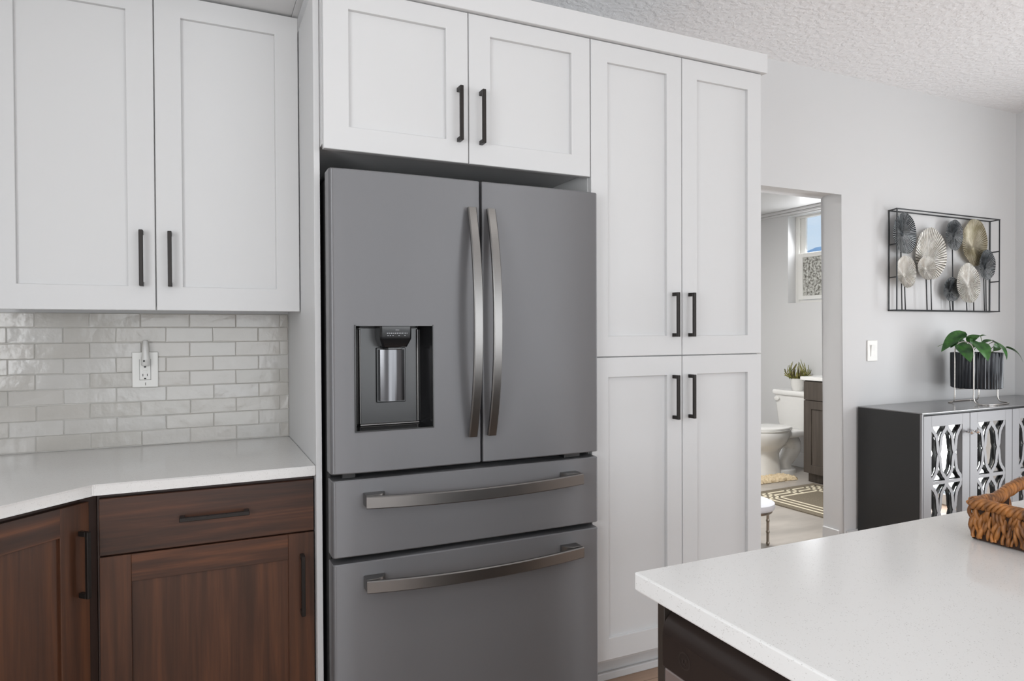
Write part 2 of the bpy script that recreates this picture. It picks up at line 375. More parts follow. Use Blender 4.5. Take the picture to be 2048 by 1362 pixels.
bm = nb(); box(bm, XL-.12, XR+.14, YF-.14, .07, -.1, 0); struct('floor', bm, M['floor'])
# bathroom shell
BXR, BY, BZ = 4.93, 2.75, 2.49
WY0, WY1, WZ0, WZ1 = 1.25, 2.139, 1.581, 2.428
bm = nb(); box(bm, 2.0, 5.2, .07, BY+.1, -.1, 0); struct('floor_bathroom', bm, M['bathtile'])
bm = nb(); box(bm, 1.9, BXR, BY, BY+.1, 0, BZ); struct('wall_bathroom_back', bm, M['wall'])
bm = nb(); box(bm, 1.9, 2.0, YWALL2, BY, 0, BZ); struct('wall_bathroom_left', bm, M['wall'])
bm = nb()
for (a, c, z0, z1) in ((YWALL2, WY0, 0, BZ), (WY1, BY+.1, 0, BZ), (WY0, WY1, 0, WZ0), (WY0, WY1, WZ1, BZ)): box(bm, BXR, BXR+.16, a, c, z0, z1)
struct('wall_bathroom_right', bm, M['wall'])
bm = nb(); box(bm, 1.9, BXR+.16, YWALL2, BY+.1, BZ, BZ+.1); struct('ceiling_bathroom', bm, M['trim'])
bm = nb()                                          # ceiling moulding over the bathroom window
box(bm, BXR-.035, BXR-.0005, YWALL2+.001, BY-.001, BZ-.026, BZ-.0005, .004); box(bm, BXR-.018, BXR-.0005, YWALL2+.001, BY-.001, BZ-.05, BZ-.027, .004)
struct('trim_3', bm, M['trim'])
bm = nb()                                          # baseboards
box(bm, 3.075, 4.70, -.013, -.0005, 0, .153, .003); box(bm, J1-.013, J1-.0005, .018, .13, 0, .153, .003)
struct('baseboard_back', bm, M['trim'])
bm = nb(); box(bm, BXR-.013, BXR-.0005, 1.53, BY-.014, 0, .14, .003); box(bm, 2.0, BXR-.014, BY-.013, BY-.0005, 0, .14, .003); struct('baseboard_bathroom', bm, M['trim'])
# bathroom window: outer frame, lower sash with patterned glass, upper clear pane
w1 = bpy.data.objects.new('window_1', None); COL.objects.link(w1); w1.location = (5.03, 1.7, WZ0); w1['kind'] = 'structure'
bm = nb(); fx0, fx1 = 5.03, 5.085
for (a, c, z0, z1) in ((WY1-.045, WY1, WZ0, WZ1), (WY0, WY0+.045, WZ0, WZ1), (WY0+.045, WY1-.045, WZ0, WZ0+.03), (WY0+.045, WY1-.045, WZ1-.02, WZ1)):
    box(bm, fx0, fx1, a, c, z0, z1, .003)
obj('frame', bm, M['plastic'], w1)
bm = nb(); sx0 = 5.015
ZM = 2.018
for (a, c, z0, z1) in ((WY1-.098, WY1-.046, WZ0+.031, ZM+.045), (WY0+.046, WY0+.098, WZ0+.031, ZM+.045), (WY0+.098, WY1-.098, WZ0+.031, WZ0+.068), (WY0+.098, WY1-.098, ZM, ZM+.045)):
    box(bm, sx0, sx0+.03, a, c, z0, z1, .003)
obj('sash', bm, M['plastic'], w1)
bm = nb(); box(bm, 5.028, 5.034, WY0+.098, WY1-.098, WZ0+.068, ZM); obj('lower_pane', bm, M['obscure'], w1)
bm = nb(); box(bm, 5.060, 5.064, WY0+.045, WY1-.105, ZM+.04, WZ1-.02); obj('upper_pane', bm, M['glass'], w1)
bm = nb()
for (a, c, z0, z1) in ((WY1-.105, WY1-.046, ZM+.046, WZ1-.021), (WY0+.046, WY1-.046, ZM+.02, ZM+.046)): box(bm, 5.05, 5.075, a, c, z0, z1, .002)
obj('upper_sash', bm, M['plastic'], w1)
# patio door
d1 = bpy.data.objects.new('door_1', None); COL.objects.link(d1); d1.location = (XR+.06, -1.4, 0); d1['kind'] = 'structure'
bm = nb()
for (a, c, z0, z1) in ((PD0, PD0+.07, 0, PDH), (PD1-.07, PD1, 0, PDH), (PD0+.07, PD1-.07, 0, .08), (PD0+.07, PD1-.07, PDH-.07, PDH)): box(bm, XR+.03, XR+.10, a, c, z0, z1, .004)
obj('frame', bm, M['plastic'], d1)
bm = nb(); box(bm, XR+.062, XR+.068, PD0+.07, PD1-.07, .08, PDH-.07); obj('pane', bm, M['glass'], d1)
# front window, unseen, sized and placed for its fill light
w2 = bpy.data.objects.new('fill_window_2', None); COL.objects.link(w2); w2.location = (1.45, YF-.06, FZ0); w2['kind'] = 'structure'
bm = nb()
for (a, c, z0, z1) in ((FW0, FW0+.06, FZ0, FZ1), (FW1-.06, FW1, FZ0, FZ1), (1.42, 1.48, FZ0+.06, FZ1-.06), (FW0+.06, FW1-.06, FZ0, FZ0+.06), (FW0+.06, FW1-.06, FZ1-.06, FZ1)): box(bm, a, c, YF-.10, YF-.02, z0, z1, .004)
obj('frame', bm, M['plastic'], w2)
w3 = bpy.data.objects.new('fill_window_3', None); COL.objects.link(w3); w3.location = (XL-.05, -2.6, LZ0); w3['kind'] = 'structure'  # frame of the added window around the left fill
bm = nb()
for (a, c, z0, z1) in ((LW0, LW0+.05, LZ0, LZ1), (LW1-.05, LW1, LZ0, LZ1), (-2.625, -2.575, LZ0+.05, LZ1-.05), (LW0+.05, LW1-.05, LZ0, LZ0+.05), (LW0+.05, LW1-.05, LZ1-.05, LZ1)): box(bm, XL-.055, XL-.01, a, c, z0, z1, .004)
obj('frame', bm, M['plastic'], w3)
# mountain ridge seen through the bathroom window
bm = nb(); prev = None
for i in range(90):
    az = math.radians(20+i*.7); D = 700
    tanh_ = .098+.020*max(0, math.sin((i-37.2)*.16))+.0022*math.sin(i*.9)+.0015*math.sin(i*2.3)
    x, y = math.sin(az), math.cos(az)
    col_ = [bm.verts.new((x*D, y*D, -5)), bm.verts.new((x*(D+60), y*(D+60), tanh_*(D+60)*.55+3*math.sin(i*1.7))), bm.verts.new((x*(D+180), y*(D+180), tanh_*(D+180)+1.3))]
    if prev:
        for k in range(2): bm.faces.new((prev[k], col_[k], col_[k+1], prev[k+1]))
    prev = col_
struct('hill', bm, M['hill'], smooth=60)

# ------------------------------------------------------------------ cabinetry helpers
def shaker(bm, fr, u0, u1, w0, w1, th=.02, st=.074, rt_=.067, rb=.074, rec=.0125):
    c = .0015
    def lp(iu, it, ib, d): return [bm.verts.new(fr(u0+iu, w0+ib, d)), bm.verts.new(fr(u1-iu, w0+ib, d)), bm.verts.new(fr(u1-iu, w1-it, d)), bm.verts.new(fr(u0+iu, w1-it, d))]
    Ls = [lp(0, 0, 0, -th), lp(0, 0, 0, -c), lp(c, c, c, 0), lp(st-.001, rt_-.001, rb-.001, 0), lp(st, rt_, rb, -.001), lp(st+.0005, rt_+.0005, rb+.0005, -rec)]
    bm.faces.new(Ls[0])
    for A, B in zip(Ls, Ls[1:]):
        for k in range(4): bm.faces.new((A[k], A[(k+1) % 4], B[(k+1) % 4], B[k]))
    bm.faces.new(Ls[-1])
def bar_pull(bm, fr, u, w, length, vertical=True, wd=.0115, so=.034, d0=0.0005):
    h = length/2; t = .010
    if vertical:
        fbox(bm, fr, u-wd/2, u+wd/2, w-h, w+h, so-t, so, .0012)
        for s in (-1, 1):
            a = w+s*h; b_ = a-s*.013; fbox(bm, fr, u-wd/2, u+wd/2, min(a, b_), max(a, b_), d0, so-t, .0008)
    else:
        fbox(bm, fr, u-h, u+h, w-wd/2, w+wd/2, so-t, so, .0012)
        for s in (-1, 1):
            a = u+s*h; b_ = a-s*.013; fbox(bm, fr, min(a, b_), max(a, b_), w-wd/2, w+wd/2, d0, so-t, .0008)
def white_door(root, fr, u0, u1, w0, w1, hu, hw, hl=.17, **kw):
    bm = nb(); shaker(bm, fr, u0, u1, w0, w1, **kw); d = obj('door', bm, M['white'], root)
    bm = nb(); bar_pull(bm, fr, hu, hw, hl); obj('handle', bm, M['black'], d, label='black square bar handle')
    return d

YU, YD = -.3484, -.6995
# --- upper cabinet over the counter
t = thing('wall_cabinet', 'white two-door shaker wall cabinet above the tiled backsplash', 'cabinet', (-.43, 0, 1.3815))
bm = nb(); box(bm, -.862, -.001, -.326, -.0005, 1.392, 2.366, .001); obj('carcass', bm, M['white'], t)
fr = Fr((0, YU, 0))
white_door(t, fr, -.861, -.4325, 1.3815, 2.3635, -.4695, 1.540, .170)
white_door(t, fr, -.4295, -.003, 1.3815, 2.3635, -.3915, 1.540, .170)
bm = nb(); box(bm, -.862, -.0205, -.545, -.0005, 2.370, 2.445, .002); box(bm, -.020, -.0005, -.545, -.0005, 2.3685, 2.445, .001)
o = struct('trim_2', bm, M['trim'])
# --- tall end panel between counter and refrigerator
bm = nb(); box(bm, 0, .0175, -.6475, -.0005, 0, 2.325, .001)
tag(obj('end_panel', bm, M['white']), 'tall white end panel between the quartz counter and the refrigerator', 'panel')
# --- cabinet over the refrigerator
t = thing('wall_cabinet', 'white two-door shaker cabinet directly above the grey refrigerator', 'cabinet', (.472, 0, 1.8464))
bm = nb(); box(bm, .0185, .9235, -.678, -.0005, 1.862, 2.325, .001, 0)
obj('carcass', bm, [M['white']], t)
fr = Fr((0, YD, 0))
white_door(t, fr, .0205, .4708, 1.8464, 2.3235, .4375, 1.995, .170, rt_=.062, rb=.070)
white_door(t, fr, .4738, .9231, 1.8464, 2.3235, .5135, 1.994, .170, rt_=.062, rb=.070)
# --- pantry
t = thing('pantry_cabinet', 'tall white four-door pantry cabinet right of the refrigerator', 'cabinet', (1.32, 0, 0))
bm = nb(); box(bm, .9255, 1.7125, -.678, -.0005, .128, 2.325, .001); obj('carcass', bm, M['white'], t)
bm = nb(); box(bm, .9265, 1.7115, -.565, -.01, 0.0, .1275, .001); obj('toe_kick', bm, M['white'], t)
bm = nb(); box(bm, .927, 1.711, -.5785, -.5655, 0, .030, .004, 0, 2); obj('shoe_trim', bm, M['trim'], t)
for (w0, w1, hw) in ((1.2215, 2.3235, 1.371), (.1455, 1.2180, 1.067)):
    low = w0 < 1
    white_door(t, fr, .9270, 1.3195, w0, w1, 1.2800, hw, .163, rt_=.070, rb=.0765 if low else .072, st=.068)
    white_door(t, fr, 1.3225, 1.7131, w0, w1, 1.3540, hw, .163, rt_=.070, rb=.0765 if low else .072, st=.070)
# --- crown board
bm = nb(); box(bm, -.002, 1.733, -.714, -.6785, 2.3265, 2.401, .0015); box(bm, 1.7145, 1.733, -.678, -.0005, 2.3265, 2.401, .0015)
struct('trim_1', bm, M['trim'])

# ------------------------------------------------------------------ backsplash
t = thing('backsplash', 'glossy off-white handmade brick tiles between counter and wall cabinet', 'backsplash', (-.7, 0, .9145))
bm = nb(); box(bm, XL+.001, -.0005, -.0075, -.0005, .9148, 1.3808, mi=0)
obj('grout', bm, M['grout'], t)
bm = nb(); rng = random.Random(3)
zs = [.9165, .968, 1.0195, 1.071, 1.1225, 1.1745, 1.2265, 1.279, 1.331, 1.3805]
for r_ in range(9):
    z0, z1 = zs[r_]+.0009, zs[r_+1]-.0009
    off = -.033 if r_ % 2 == 0 else -.109
    edges = [-.0015]+[off-.1545*k+rng.uniform(-.0015, .0015) for k in range(10)]
    for a, c in zip(edges, edges[1:]):
        x1, x0 = a-.0009, max(c+.0009, XL+.002)
        if x1-x0 < .01: continue
        j = [rng.uniform(-.0009, .0009) for _ in range(4)]; jz = [rng.uniform(-.0009, .0009) for _ in range(4)]
        yb, yf = -.0076, -.0104
        q0 = [bm.verts.new(v) for v in ((x0, yb, z0+jz[0]), (x1, yb, z0+jz[1]), (x1, yb, z1+jz[2]), (x0, yb, z1+jz[3]))]
        c_ = .0018
        q1 = [bm.verts.new(v) for v in ((x0, yf+.0012, z0+jz[0]), (x1, yf+.0012, z0+jz[1]), (x1, yf+.0012, z1+jz[2]), (x0, yf+.0012, z1+jz[3]))]
        q2 = [bm.verts.new(v) for v in ((x0+c_, yf+j[0], z0+c_+jz[0]), (x1-c_, yf+j[1], z0+c_+jz[1]), (x1-c_, yf+j[2], z1-c_+jz[2]), (x0+c_, yf+j[3], z1-c_+jz[3]))]
        for A, B in ((q0, q1), (q1, q2)):
            for k in range(4): bm.faces.new((A[k], A[(k+1) % 4], B[(k+1) % 4], B[k]))
        bm.faces.new(q2)
obj('tiles', bm, M['tile'], t)
# --- outlet and plug-in
t = thing('wall_outlet', 'white wall outlet plate on the tiled backsplash', 'outlet', (-.483, -.0135, 1.12))
fr = Fr((0, -.0135, 0))
bm = nb(); fbox(bm, fr, -.524, -.443, 1.121, 1.245, 0, .006, .0025, 0, 2); obj('plate', bm, M['plastic'], t)
bm = nb(); fbox(bm, fr, -.5005, -.4665, 1.1475, 1.219, .0061, .0085, .001); rc_ = obj('receptacle', bm, M['plastic'], t)
bm = nb()
fbox(bm, fr, -.5015, -.4655, 1.1465, 1.1473, .0060, .0064); fbox(bm, fr, -.5015, -.5007, 1.1465, 1.220, .0060, .0064); fbox(bm, fr, -.4663, -.4655, 1.1465, 1.220, .0060, .0064)
for (u0, u1, w0, w1) in ((-.4915, -.4895, 1.160, 1.1685), (-.4780, -.4760, 1.160, 1.1685), (-.4870, -.4805, 1.150, 1.1545), (-.4870, -.4805, 1.1905, 1.195)): fbox(bm, fr, u0, u1, w0, w1, .0086, .009)
obj('slot', bm, M['slot'], rc_)
bm = nb(); fbox(bm, fr, -.4905, -.4765, 1.174, 1.1800, .0086, .0098, .0004); fbox(bm, fr, -.4905, -.4765, 1.1815, 1.1872, .0086, .0098, .0004); obj('reset_button', bm, M['plastic'], rc_)
bm = nb(); fbox(bm, fr, -.4845, -.4815, 1.128, 1.138, .0062, .0068); obj('screw', bm, M['inside'], t)
t = thing('night_light', 'small white tapered plug-in night light in the upper socket', 'night light', (-.480, -.025, 1.20))
bm = nb()
loft(bm, [[Vector((-.481+a*math.cos(k*math.pi/8), -.036-b_*math.sin(k*math.pi/8), z)) for k in range(16)] for (z, a, b_) in ((1.196, .0105, .010), (1.20, .0135, .0135), (1.222, .0140, .014), (1.232, .0120, .014), (1.262, .0105, .012), (1.284, .0075, .008), (1.287, .005, .005))])
obj('body', bm, mat('translucent_white_plastic', srgb(232, 231, 228), .2, Transmission_Weight=.25), t, smooth=50)
bm = nb(); tube(bm, [(-.485, -.0495, 1.2145), (-.485, -.0512, 1.2145)], .0030, 12); obj('sensor', bm, M['slot'], t)

# ------------------------------------------------------------------ base cabinets and countertop
XB, YC = -.5687, -.6464
n45 = Vector((1, -1, 0)).normalized(); u45 = Vector((1, 1, 0)).normalized()
D45 = .31
xe, ye = XB-D45, YC-D45
bm = nb(); prism(bm, [(-.0008, -.0008), (XL+.0008, -.0008), (XL+.0008, ye-.3), (xe, ye-.3), (xe, ye), (XB, YC), (-.0008, YC)], .8845, .914, .002, 2)
tag(obj('countertop', bm, M['quartz']), 'white speckled quartz countertop with an angled corner under the backsplash', 'countertop')
YBF = -.621
t = thing('base_cabinet', 'brown stained base cabinet with one drawer above one door', 'cabinet', (-.28, -.3, 0))
bm = nb(); box(bm, -.5655, -.002, -.601, -.002, .10, .884, .001); box(bm, -.5655, -.002, -.53, -.002, 0, .0995); obj('carcass', bm, M['wooddark'], t)
fr = Fr((0, YBF, 0))
bm = nb(); fbox(bm, fr, -.559, -.004, .7155, .8695, -.0195, 0, .0015); d = obj('drawer', bm, M['woodh'], t)
bm = nb(); bar_pull(bm, fr, -.2765, .7965, .180, False); obj('handle', bm, M['black'], d, label='black square bar handle')
def wood_door(root, fr, u0, u1, w0, w1, st, rt_, rb, mrail):
    bm = nb()
    fbox(bm, fr, u0, u0+st, w0, w1, -.0195, 0, .0012, 0); fbox(bm, fr, u1-st, u1, w0, w1, -.0195, 0, .0012, 0)
    fbox(bm, fr, u0+st, u1-st, w1-rt_, w1, -.0195, 0, .0005, 1); fbox(bm, fr, u0+st, u1-st, w0, w0+rb, -.0195, 0, .0005, 1)
    fbox(bm, fr, u0+st-.004, u1-st+.004, w0+rb-.004, w1-rt_+.004, -.0175, -.0085, 0, 0)
    return obj('door', bm, [M['wood'], mrail], root)
d = wood_door(t, fr, -.559, -.004, .115, .7115, .0745, .0745, .0745, M['woodh'])
bm = nb(); bar_pull(bm, fr, -.0395, .561, .178); obj('handle', bm, M['black'], d, label='black square bar handle')
# diagonal corner cabinet
t = thing('corner_cabinet', 'brown stained diagonal corner base cabinet with one door', 'cabinet', (-1.1, -.5, 0))
p0 = Vector((XB, YC, 0))-n45*.0245
fr = Fr(p0, u45, n45)
pc = p0-n45*.020
a = pc+u45*(.000); c = pc-u45*.43
bm = nb()
prism(bm, [(-.567, -.003), (XL+.003, -.003), (XL+.003, ye-.02), (xe-.045, ye-.02), (c.x, c.y), (a.x-.002, a.y-.002), (-.567, -.598)], .10, .884)
prism(bm, [(-.60, -.01), (XL+.003, -.01), (XL+.003, ye), (xe-.1, ye), (c.x-.06, c.y+.06), (a.x-.07, a.y+.04), (-.60, -.52)], 0, .0995)
obj('carcass', bm, M['wooddark'], t)
d = wood_door(t, fr, -.425, .0075, .115, .866, .079, .075, .0745, M['woodd'])
bm = nb(); bar_pull(bm, fr, -.019, .7085, .174); obj('handle', bm, M['black'], d, label='black square bar handle')

# ------------------------------------------------------------------ refrigerator
FY, TH = -.76, .072
t = thing('refrigerator', 'grey stainless french-door refrigerator with ice and water dispenser', 'refrigerator', (.473, -.35, 0))
bm = nb(); box(bm, .030, .915, FY+TH+.012, -.02, .03, 1.768, .004); obj('body', bm, M['fbody'], t)
bm = nb(); box(bm, .036, .908, FY+TH+.0005, FY+TH+.0118, .06, 1.755); obj('gasket', bm, M['void'], t)
def curved_panel(bm, x0, x1, z0, z1, bulge_l, bulge_r, rl, rr_, hole=None):
    """door skin: rounded vertical edges and a gently bowed front; bulges say how far each end falls back"""
    fx = [x0+rl+(x1-x0-rl-rr_)*i/14 for i in range(15)]
    if hole: fx = sorted(set(fx+[hole[0], hole[1]]))
    cxm = (x0+x1)/2
    def yf(x):
        s = (x-cxm)/((x1-x0)/2)
        return FY+(bulge_l if s < 0 else bulge_r)*s*s
    prof = [(x0, FY+TH)]
    yl = yf(x0+rl); yr = yf(x1-rr_)
    for k in range(6):
        a = math.pi/2*k/5; prof.append((x0+rl-rl*math.cos(a), yl+rl-rl*math.sin(a)))
    prof += [(x, yf(x)) for x in fx[1:-1]]
    for k in range(6):
        a = math.pi/2*k/5; prof.append((x1-rr_+rr_*math.sin(a), yr+rr_-rr_*math.cos(a)))
    prof.append((x1, FY+TH))
    zc = .003
    zl = [z0, z0+zc]+([hole[2], hole[3]] if hole else [])+[z1-zc, z1]
    rows = []
    for i, z in enumerate(zl):
        ins = zc if i in (0, len(zl)-1) else 0
        row = []
        for (x, y) in prof:
            dx = ins if x < cxm-.2 and x < x0+.004 else (-ins if x > x1-.004 else 0)
            row.append(bm.verts.new((x+dx*.6, y+(ins if y < FY+TH-.004 else 0), z)))
        rows.append(row)
    n = len(prof)
    for i in range(len(zl)-1):
        for k in range(n-1):
            if hole and abs(zl[i]-hole[2]) < 1e-6 and prof[k][0] >= hole[0]-1e-6 and prof[k+1][0] <= hole[1]+1e-6: continue
            bm.faces.new((rows[i][k], rows[i][k+1], rows[i+1][k+1], rows[i+1][k]))
        bm.faces.new((rows[i][n-1], rows[i][0], rows[i+1][0], rows[i+1][n-1]))
    bm.faces.new(list(reversed(rows[0]))); bm.faces.new(rows[-1])
H = (.096, .328, 1.024, 1.329)
bm = nb(); curved_panel(bm, .025, .4845, .902, 1.780, .010, .003, .014, .004, H)
dl = obj('door', bm, M['steel'], t, smooth=25)
bm = nb(); curved_panel(bm, .4925, .918, .902, 1.780, .003, .006, .004, .010)
dr = obj('door', bm, M['steel'], t, smooth=25)
bm = nb(); curved_panel(bm, .028, .918, .661, .8835, .008, .006, .012, .010)
w_up = obj('drawer', bm, M['steel'], t, smooth=25)
bm = nb(); curved_panel(bm, .028, .918, .075, .6425, .008, .006, .012, .010)
w_lo = obj('drawer', bm, M['steel'], t, smooth=25)
bm = nb(); box(bm, .04, .90, FY+.06, FY+.12, .02, .07, .003); obj('kick_plate', bm, M['fbody'], t)
for x in (.032, .868):
    bm = nb(); box(bm, x, x+.045, FY+.10, FY+.28, 1.7685, 1.789, .005, 0, 2); obj('hinge_cover', bm, M['fbody'], t, smooth=30)
for (x0, x1) in ((.06, .10), (.80, .86)):
    bm = nb(); box(bm, x0, x1, FY+.03, FY+.07, .884, .9015, .002); obj('hinge', bm, M['disp'], t)
bm = nb(); box(bm, .4848, .4922, FY+.05, FY+.07, .903, 1.779); obj('mullion', bm, M['void'], t)
# dispenser recess
hy = FY+.001
bm = nb()
F_ = [(H[0], H[2]), (H[1], H[2]), (H[1], H[3]), (H[0], H[3])]; B_ = [(.120, 1.034), (.300, 1.034), (.300, 1.322), (.120, 1.322)]
va = [bm.verts.new((x, FY+.0008+.0015*(abs(x-.2)/.13), z)) for x, z in F_]; vm = [bm.verts.new((x*.9+bx*.1, FY+.02, z*.8+bz*.2)) for (x, z), (bx, bz) in zip(F_, B_)]; vb = [bm.verts.new((x, FY+.066, z)) for x, z in B_]
for A, B in ((va, vm), (vm, vb)):
    for k in range(4): bm.faces.new((A[k], A[(k+1) % 4], B[(k+1) % 4], B[k])).material_index = 0
f = bm.faces.new(vb); f.material_index = 1
dp = obj('dispenser', bm, [M['gloss'], M['disp']], dl, label='dark recessed water and ice dispenser')
bm = nb()
for (x0, x1, z0, z1) in ((H[0]-.003, H[0]+.0008, H[2]-.003, H[3]+.003), (H[1]-.0008, H[1]+.003, H[2]-.003, H[3]+.003), (H[0], H[1], H[2]-.003, H[2]+.0008)):
    box(bm, x0, x1, FY-.0012, FY+.004, z0, z1, .0008)
obj('dispenser_trim', bm, M['disp'], dl)
bm = nb()
for (xa, xb) in ((.1185, .1235), (.2965, .3015)): box(bm, xa, xb, FY+.058, FY+.0655, 1.036, 1.320, .002)
box(bm, .1185, .3015, FY+.052, FY+.0655, 1.032, 1.0365, .0015)
obj('recess_edge', bm, M['steel2'], dl)
bm = nb()   # control head, a rounded tapering block at the top of the recess
for (z, a, yy, cxx) in (): pass
ringsC = []
for (z, hw_, y0_) in ((1.3275, .048, FY-.001), (1.292, .0475, FY+.000), (1.287, .046, FY+.002), (1.2665, .037, FY+.012)):
    ringsC.append([Vector((.2155-hw_, FY+.064, z)), Vector((.2155-hw_, y0_+.006, z)), Vector((.2155-hw_+.006, y0_, z)), Vector((.2155+hw_-.006, y0_, z)), Vector((.2155+hw_, y0_+.006, z)), Vector((.2155+hw_, FY+.064, z))])
loft(bm, ringsC); obj('dispenser_control', bm, M['gloss'], dl, smooth=30, label='black glossy dispenser control with small printed marks')
bm = nb()
box(bm, .213, .224, FY-.0016, FY-.0012, 1.3165, 1.3175)
rng = random.Random(5); x = .187
while x < .250:
    wd_ = rng.choice((.002, .003, .0045)); box(bm, x, x+wd_, FY-.0016, FY-.0012, 1.3065, 1.3085); x += wd_+.0022
for x in (.189, .196, .204, .222, .240): box(bm, x, x+.003, FY-.0016, FY-.0012, 1.2995, 1.3015)
obj('printed_legend', bm, M['marks'], dl)
bm = nb(); loft(bm, [[Vector((.2155-.037+.074*k/8, FY+.060-(.030 if 0 else .026)*(.55+.45*math.sin(math.pi*k/8)), z)) for k in range(9)]+[Vector((.2525, FY+.066, z)), Vector((.1785, FY+.066, z))] for z in (1.104, 1.107, 1.255, 1.258)])
obj('dispenser_lever', bm, M['lever'], dl, smooth=35, label='steel dispenser paddle')
bm = nb(); box(bm, .170, .261, FY+.060, FY+.0655, 1.098, 1.264, .002); obj('lever_surround', bm, M['gloss'], dl)
bm = nb(); box(bm, .1935, .238, FY+.015, FY+.06, 1.2585, 1.266, .002); obj('nozzle', bm, M['disp'], dl)
# handles
def arc(n=24):
    return [i/n for i in range(n+1)]
for (door, xc) in ((dl, .4525), (dr, .5165)):
    bm = nb(); P = []
    for s in arc():
        q = 2*s-1; P.append((xc, FY-.0105-.052*(1-abs(q)**2.2), .988+.704*s))
    sweep_rect(bm, P, (1, 0, 0), .0285, .014, .003)
    obj('handle', bm, M['steel2'], door, smooth=30, label='bowed brushed steel door handle')
for (dw, zc) in ((w_up, .8265), (w_lo, .5845)):
    bm = nb(); P = []
    for s in arc():
        q = 2*s-1; P.append((.115+.714*s, FY-.040-.030*(1-q*q), zc-.001-.004*(1-q*q)))
    sweep_rect(bm, P, (0, 0, 1), .036, .013, .003)
    for s in (-1, 1):
        xa = .472+s*.357; xi = xa-s*.062
        ou = [(xa-s*.0005, FY-.034), (xa-s*.0005, FY+.004), (xi, FY+.004), (xi, FY-.006), (xi+s*.012, FY-.024), (xi+s*.030, FY-.036)]
        prism(bm, ou if s > 0 else list(reversed(ou)), zc-.017, zc+.018, .001)
    obj('handle', bm, M['steel2'], dw, smooth=30, label='bowed brushed steel drawer handle')

# ------------------------------------------------------------------ island with dishwasher
IX, IY = .33, -1.7933
bm = nb(); box(bm, IX, 1.62, -4.4, IY, .884, .914, .003, 0, 2)
tag(obj('countertop', bm, M['quartz']), 'white speckled quartz island top in the right foreground', 'countertop')
t = thing('kitchen_island', 'dark brown kitchen island base under the quartz top in front', 'kitchen island', (.95, -3.1, 0))
bm = nb(); box(bm, .96, 1.4, -4.3, -1.816, 0, .8835, .001); box(bm, .36, .9595, -4.3, -2.4405, 0, .8835, .001); obj('body', bm, M['islandwood'], t)
bm = nb(); box(bm, .36, .9595, -1.8335, -1.816, 0, .8835, .001); obj('end_panel', bm, M['islandwood'], t)
t = thing('dishwasher', 'dishwasher with a dark rounded top panel built into the island', 'dishwasher', (.65, -2.137, 0))
Y0, Y1 = -2.437, -1.8365
bm = nb(); box(bm, .39, .95, Y0+.003, Y1-.003, .02, .868, .003); obj('body', bm, M['void'], t)
bm = nb()   # control fascia: flat face curving back at its top edge
prf = [(.389, .7725), (.3555, .7725), (.3545, .774), (.3545, .826)]
for k in range(7):
    a = math.pi/2*k/6; prf.append((.3545+.034*(1-math.cos(a)), .826+.034*math.sin(a)))
prf.append((.389, .860))
loft(bm, [[Vector((x, y, z)) for x, z in prf] for y in (Y0, Y1)])
box(bm, .35435, .3550, Y0, Y1, .8248, .8262)
fa_ = obj('control_panel', bm, M['dwpanel'], t, smooth=20)
bm = nb(); yb_ = -1.890; zb_ = .8035
def ringz(r0, r1, x, n=28):
    a = [bm.verts.new((x, yb_+r0*math.cos(2*math.pi*k/n), zb_+r0*math.sin(2*math.pi*k/n))) for k in range(n)]
    b_ = [bm.verts.new((x, yb_+r1*math.cos(2*math.pi*k/n), zb_+r1*math.sin(2*math.pi*k/n))) for k in range(n)]
    for k in range(n): bm.faces.new((a[k], a[(k+1) % n], b_[(k+1) % n], b_[k]))
ringz(.0115, .0135, .3539)
for (dy_, dz_, w2_, h2_) in ((-.0042, .0025, .0016, .0022), (.0042, -.0022, .0014, .003), (.0005, -.0052, .003, .0009)):
    box(bm, .3537, .3542, yb_+dy_-w2_, yb_+dy_+w2_, zb_+dz_-h2_, zb_+dz_+h2_)
obj('badge', bm, M['badge'], fa_, label='faint round emblem')
bm = nb(); box(bm, .3575, .389, Y0, Y1, .11, .7705, .003, 0, 2); obj('door', bm, M['dwsteel'], t)

# ------------------------------------------------------------------ woven tray
BX0, BX1, BY0, BY1, BZ0, BZ1 = 1.008, 1.36, -2.42, -1.925, .9145, .986
t = thing('basket', 'brown woven tray basket on the far corner of the island', 'basket', (1.18, -2.17, BZ0))
rng = random.Random(11)
def wallrun(bm, p, q, nrm, top, gap=None):
    p, q, nrm = Vector(p), Vector(q), Vector(nrm); Ln = (q-p).length; dr_ = (q-p)/Ln; n = int(Ln/.0040)
    for i in range(n+1):
        s = (i+.5)/n*Ln
        if s > Ln+.002 or (gap and gap[0] < s < gap[1]): continue
        ph = rng.uniform(0, 6.28); tilt = rng.uniform(-.016, .022); r0 = rng.uniform(.0030, .0046); sg = 1 if i % 2 else -1
        P = []
        for k in range(15):
            z = k/14
            P.append(p+dr_*(s+tilt*(z-.5)+.0025*math.sin(z*7+ph))+nrm*(.0010+.0038*sg*math.sin(z*9.5+.3*ph)+.001*math.sin(ph+z*5))+Vector((0, 0, .005+z*(top-.010))))
        tube(bm, P, lambda u, r0=r0, ph=ph: r0*(.74+.26*math.sin(math.pi*u)+.16*math.sin(u*11+ph)), 8)
hgt = BZ1-BZ0
def zz(v): return (v[0], v[1], BZ0)
C_ = [(BX0, BY1), (BX0, BY0), (BX1, BY0), (BX1, BY1)]
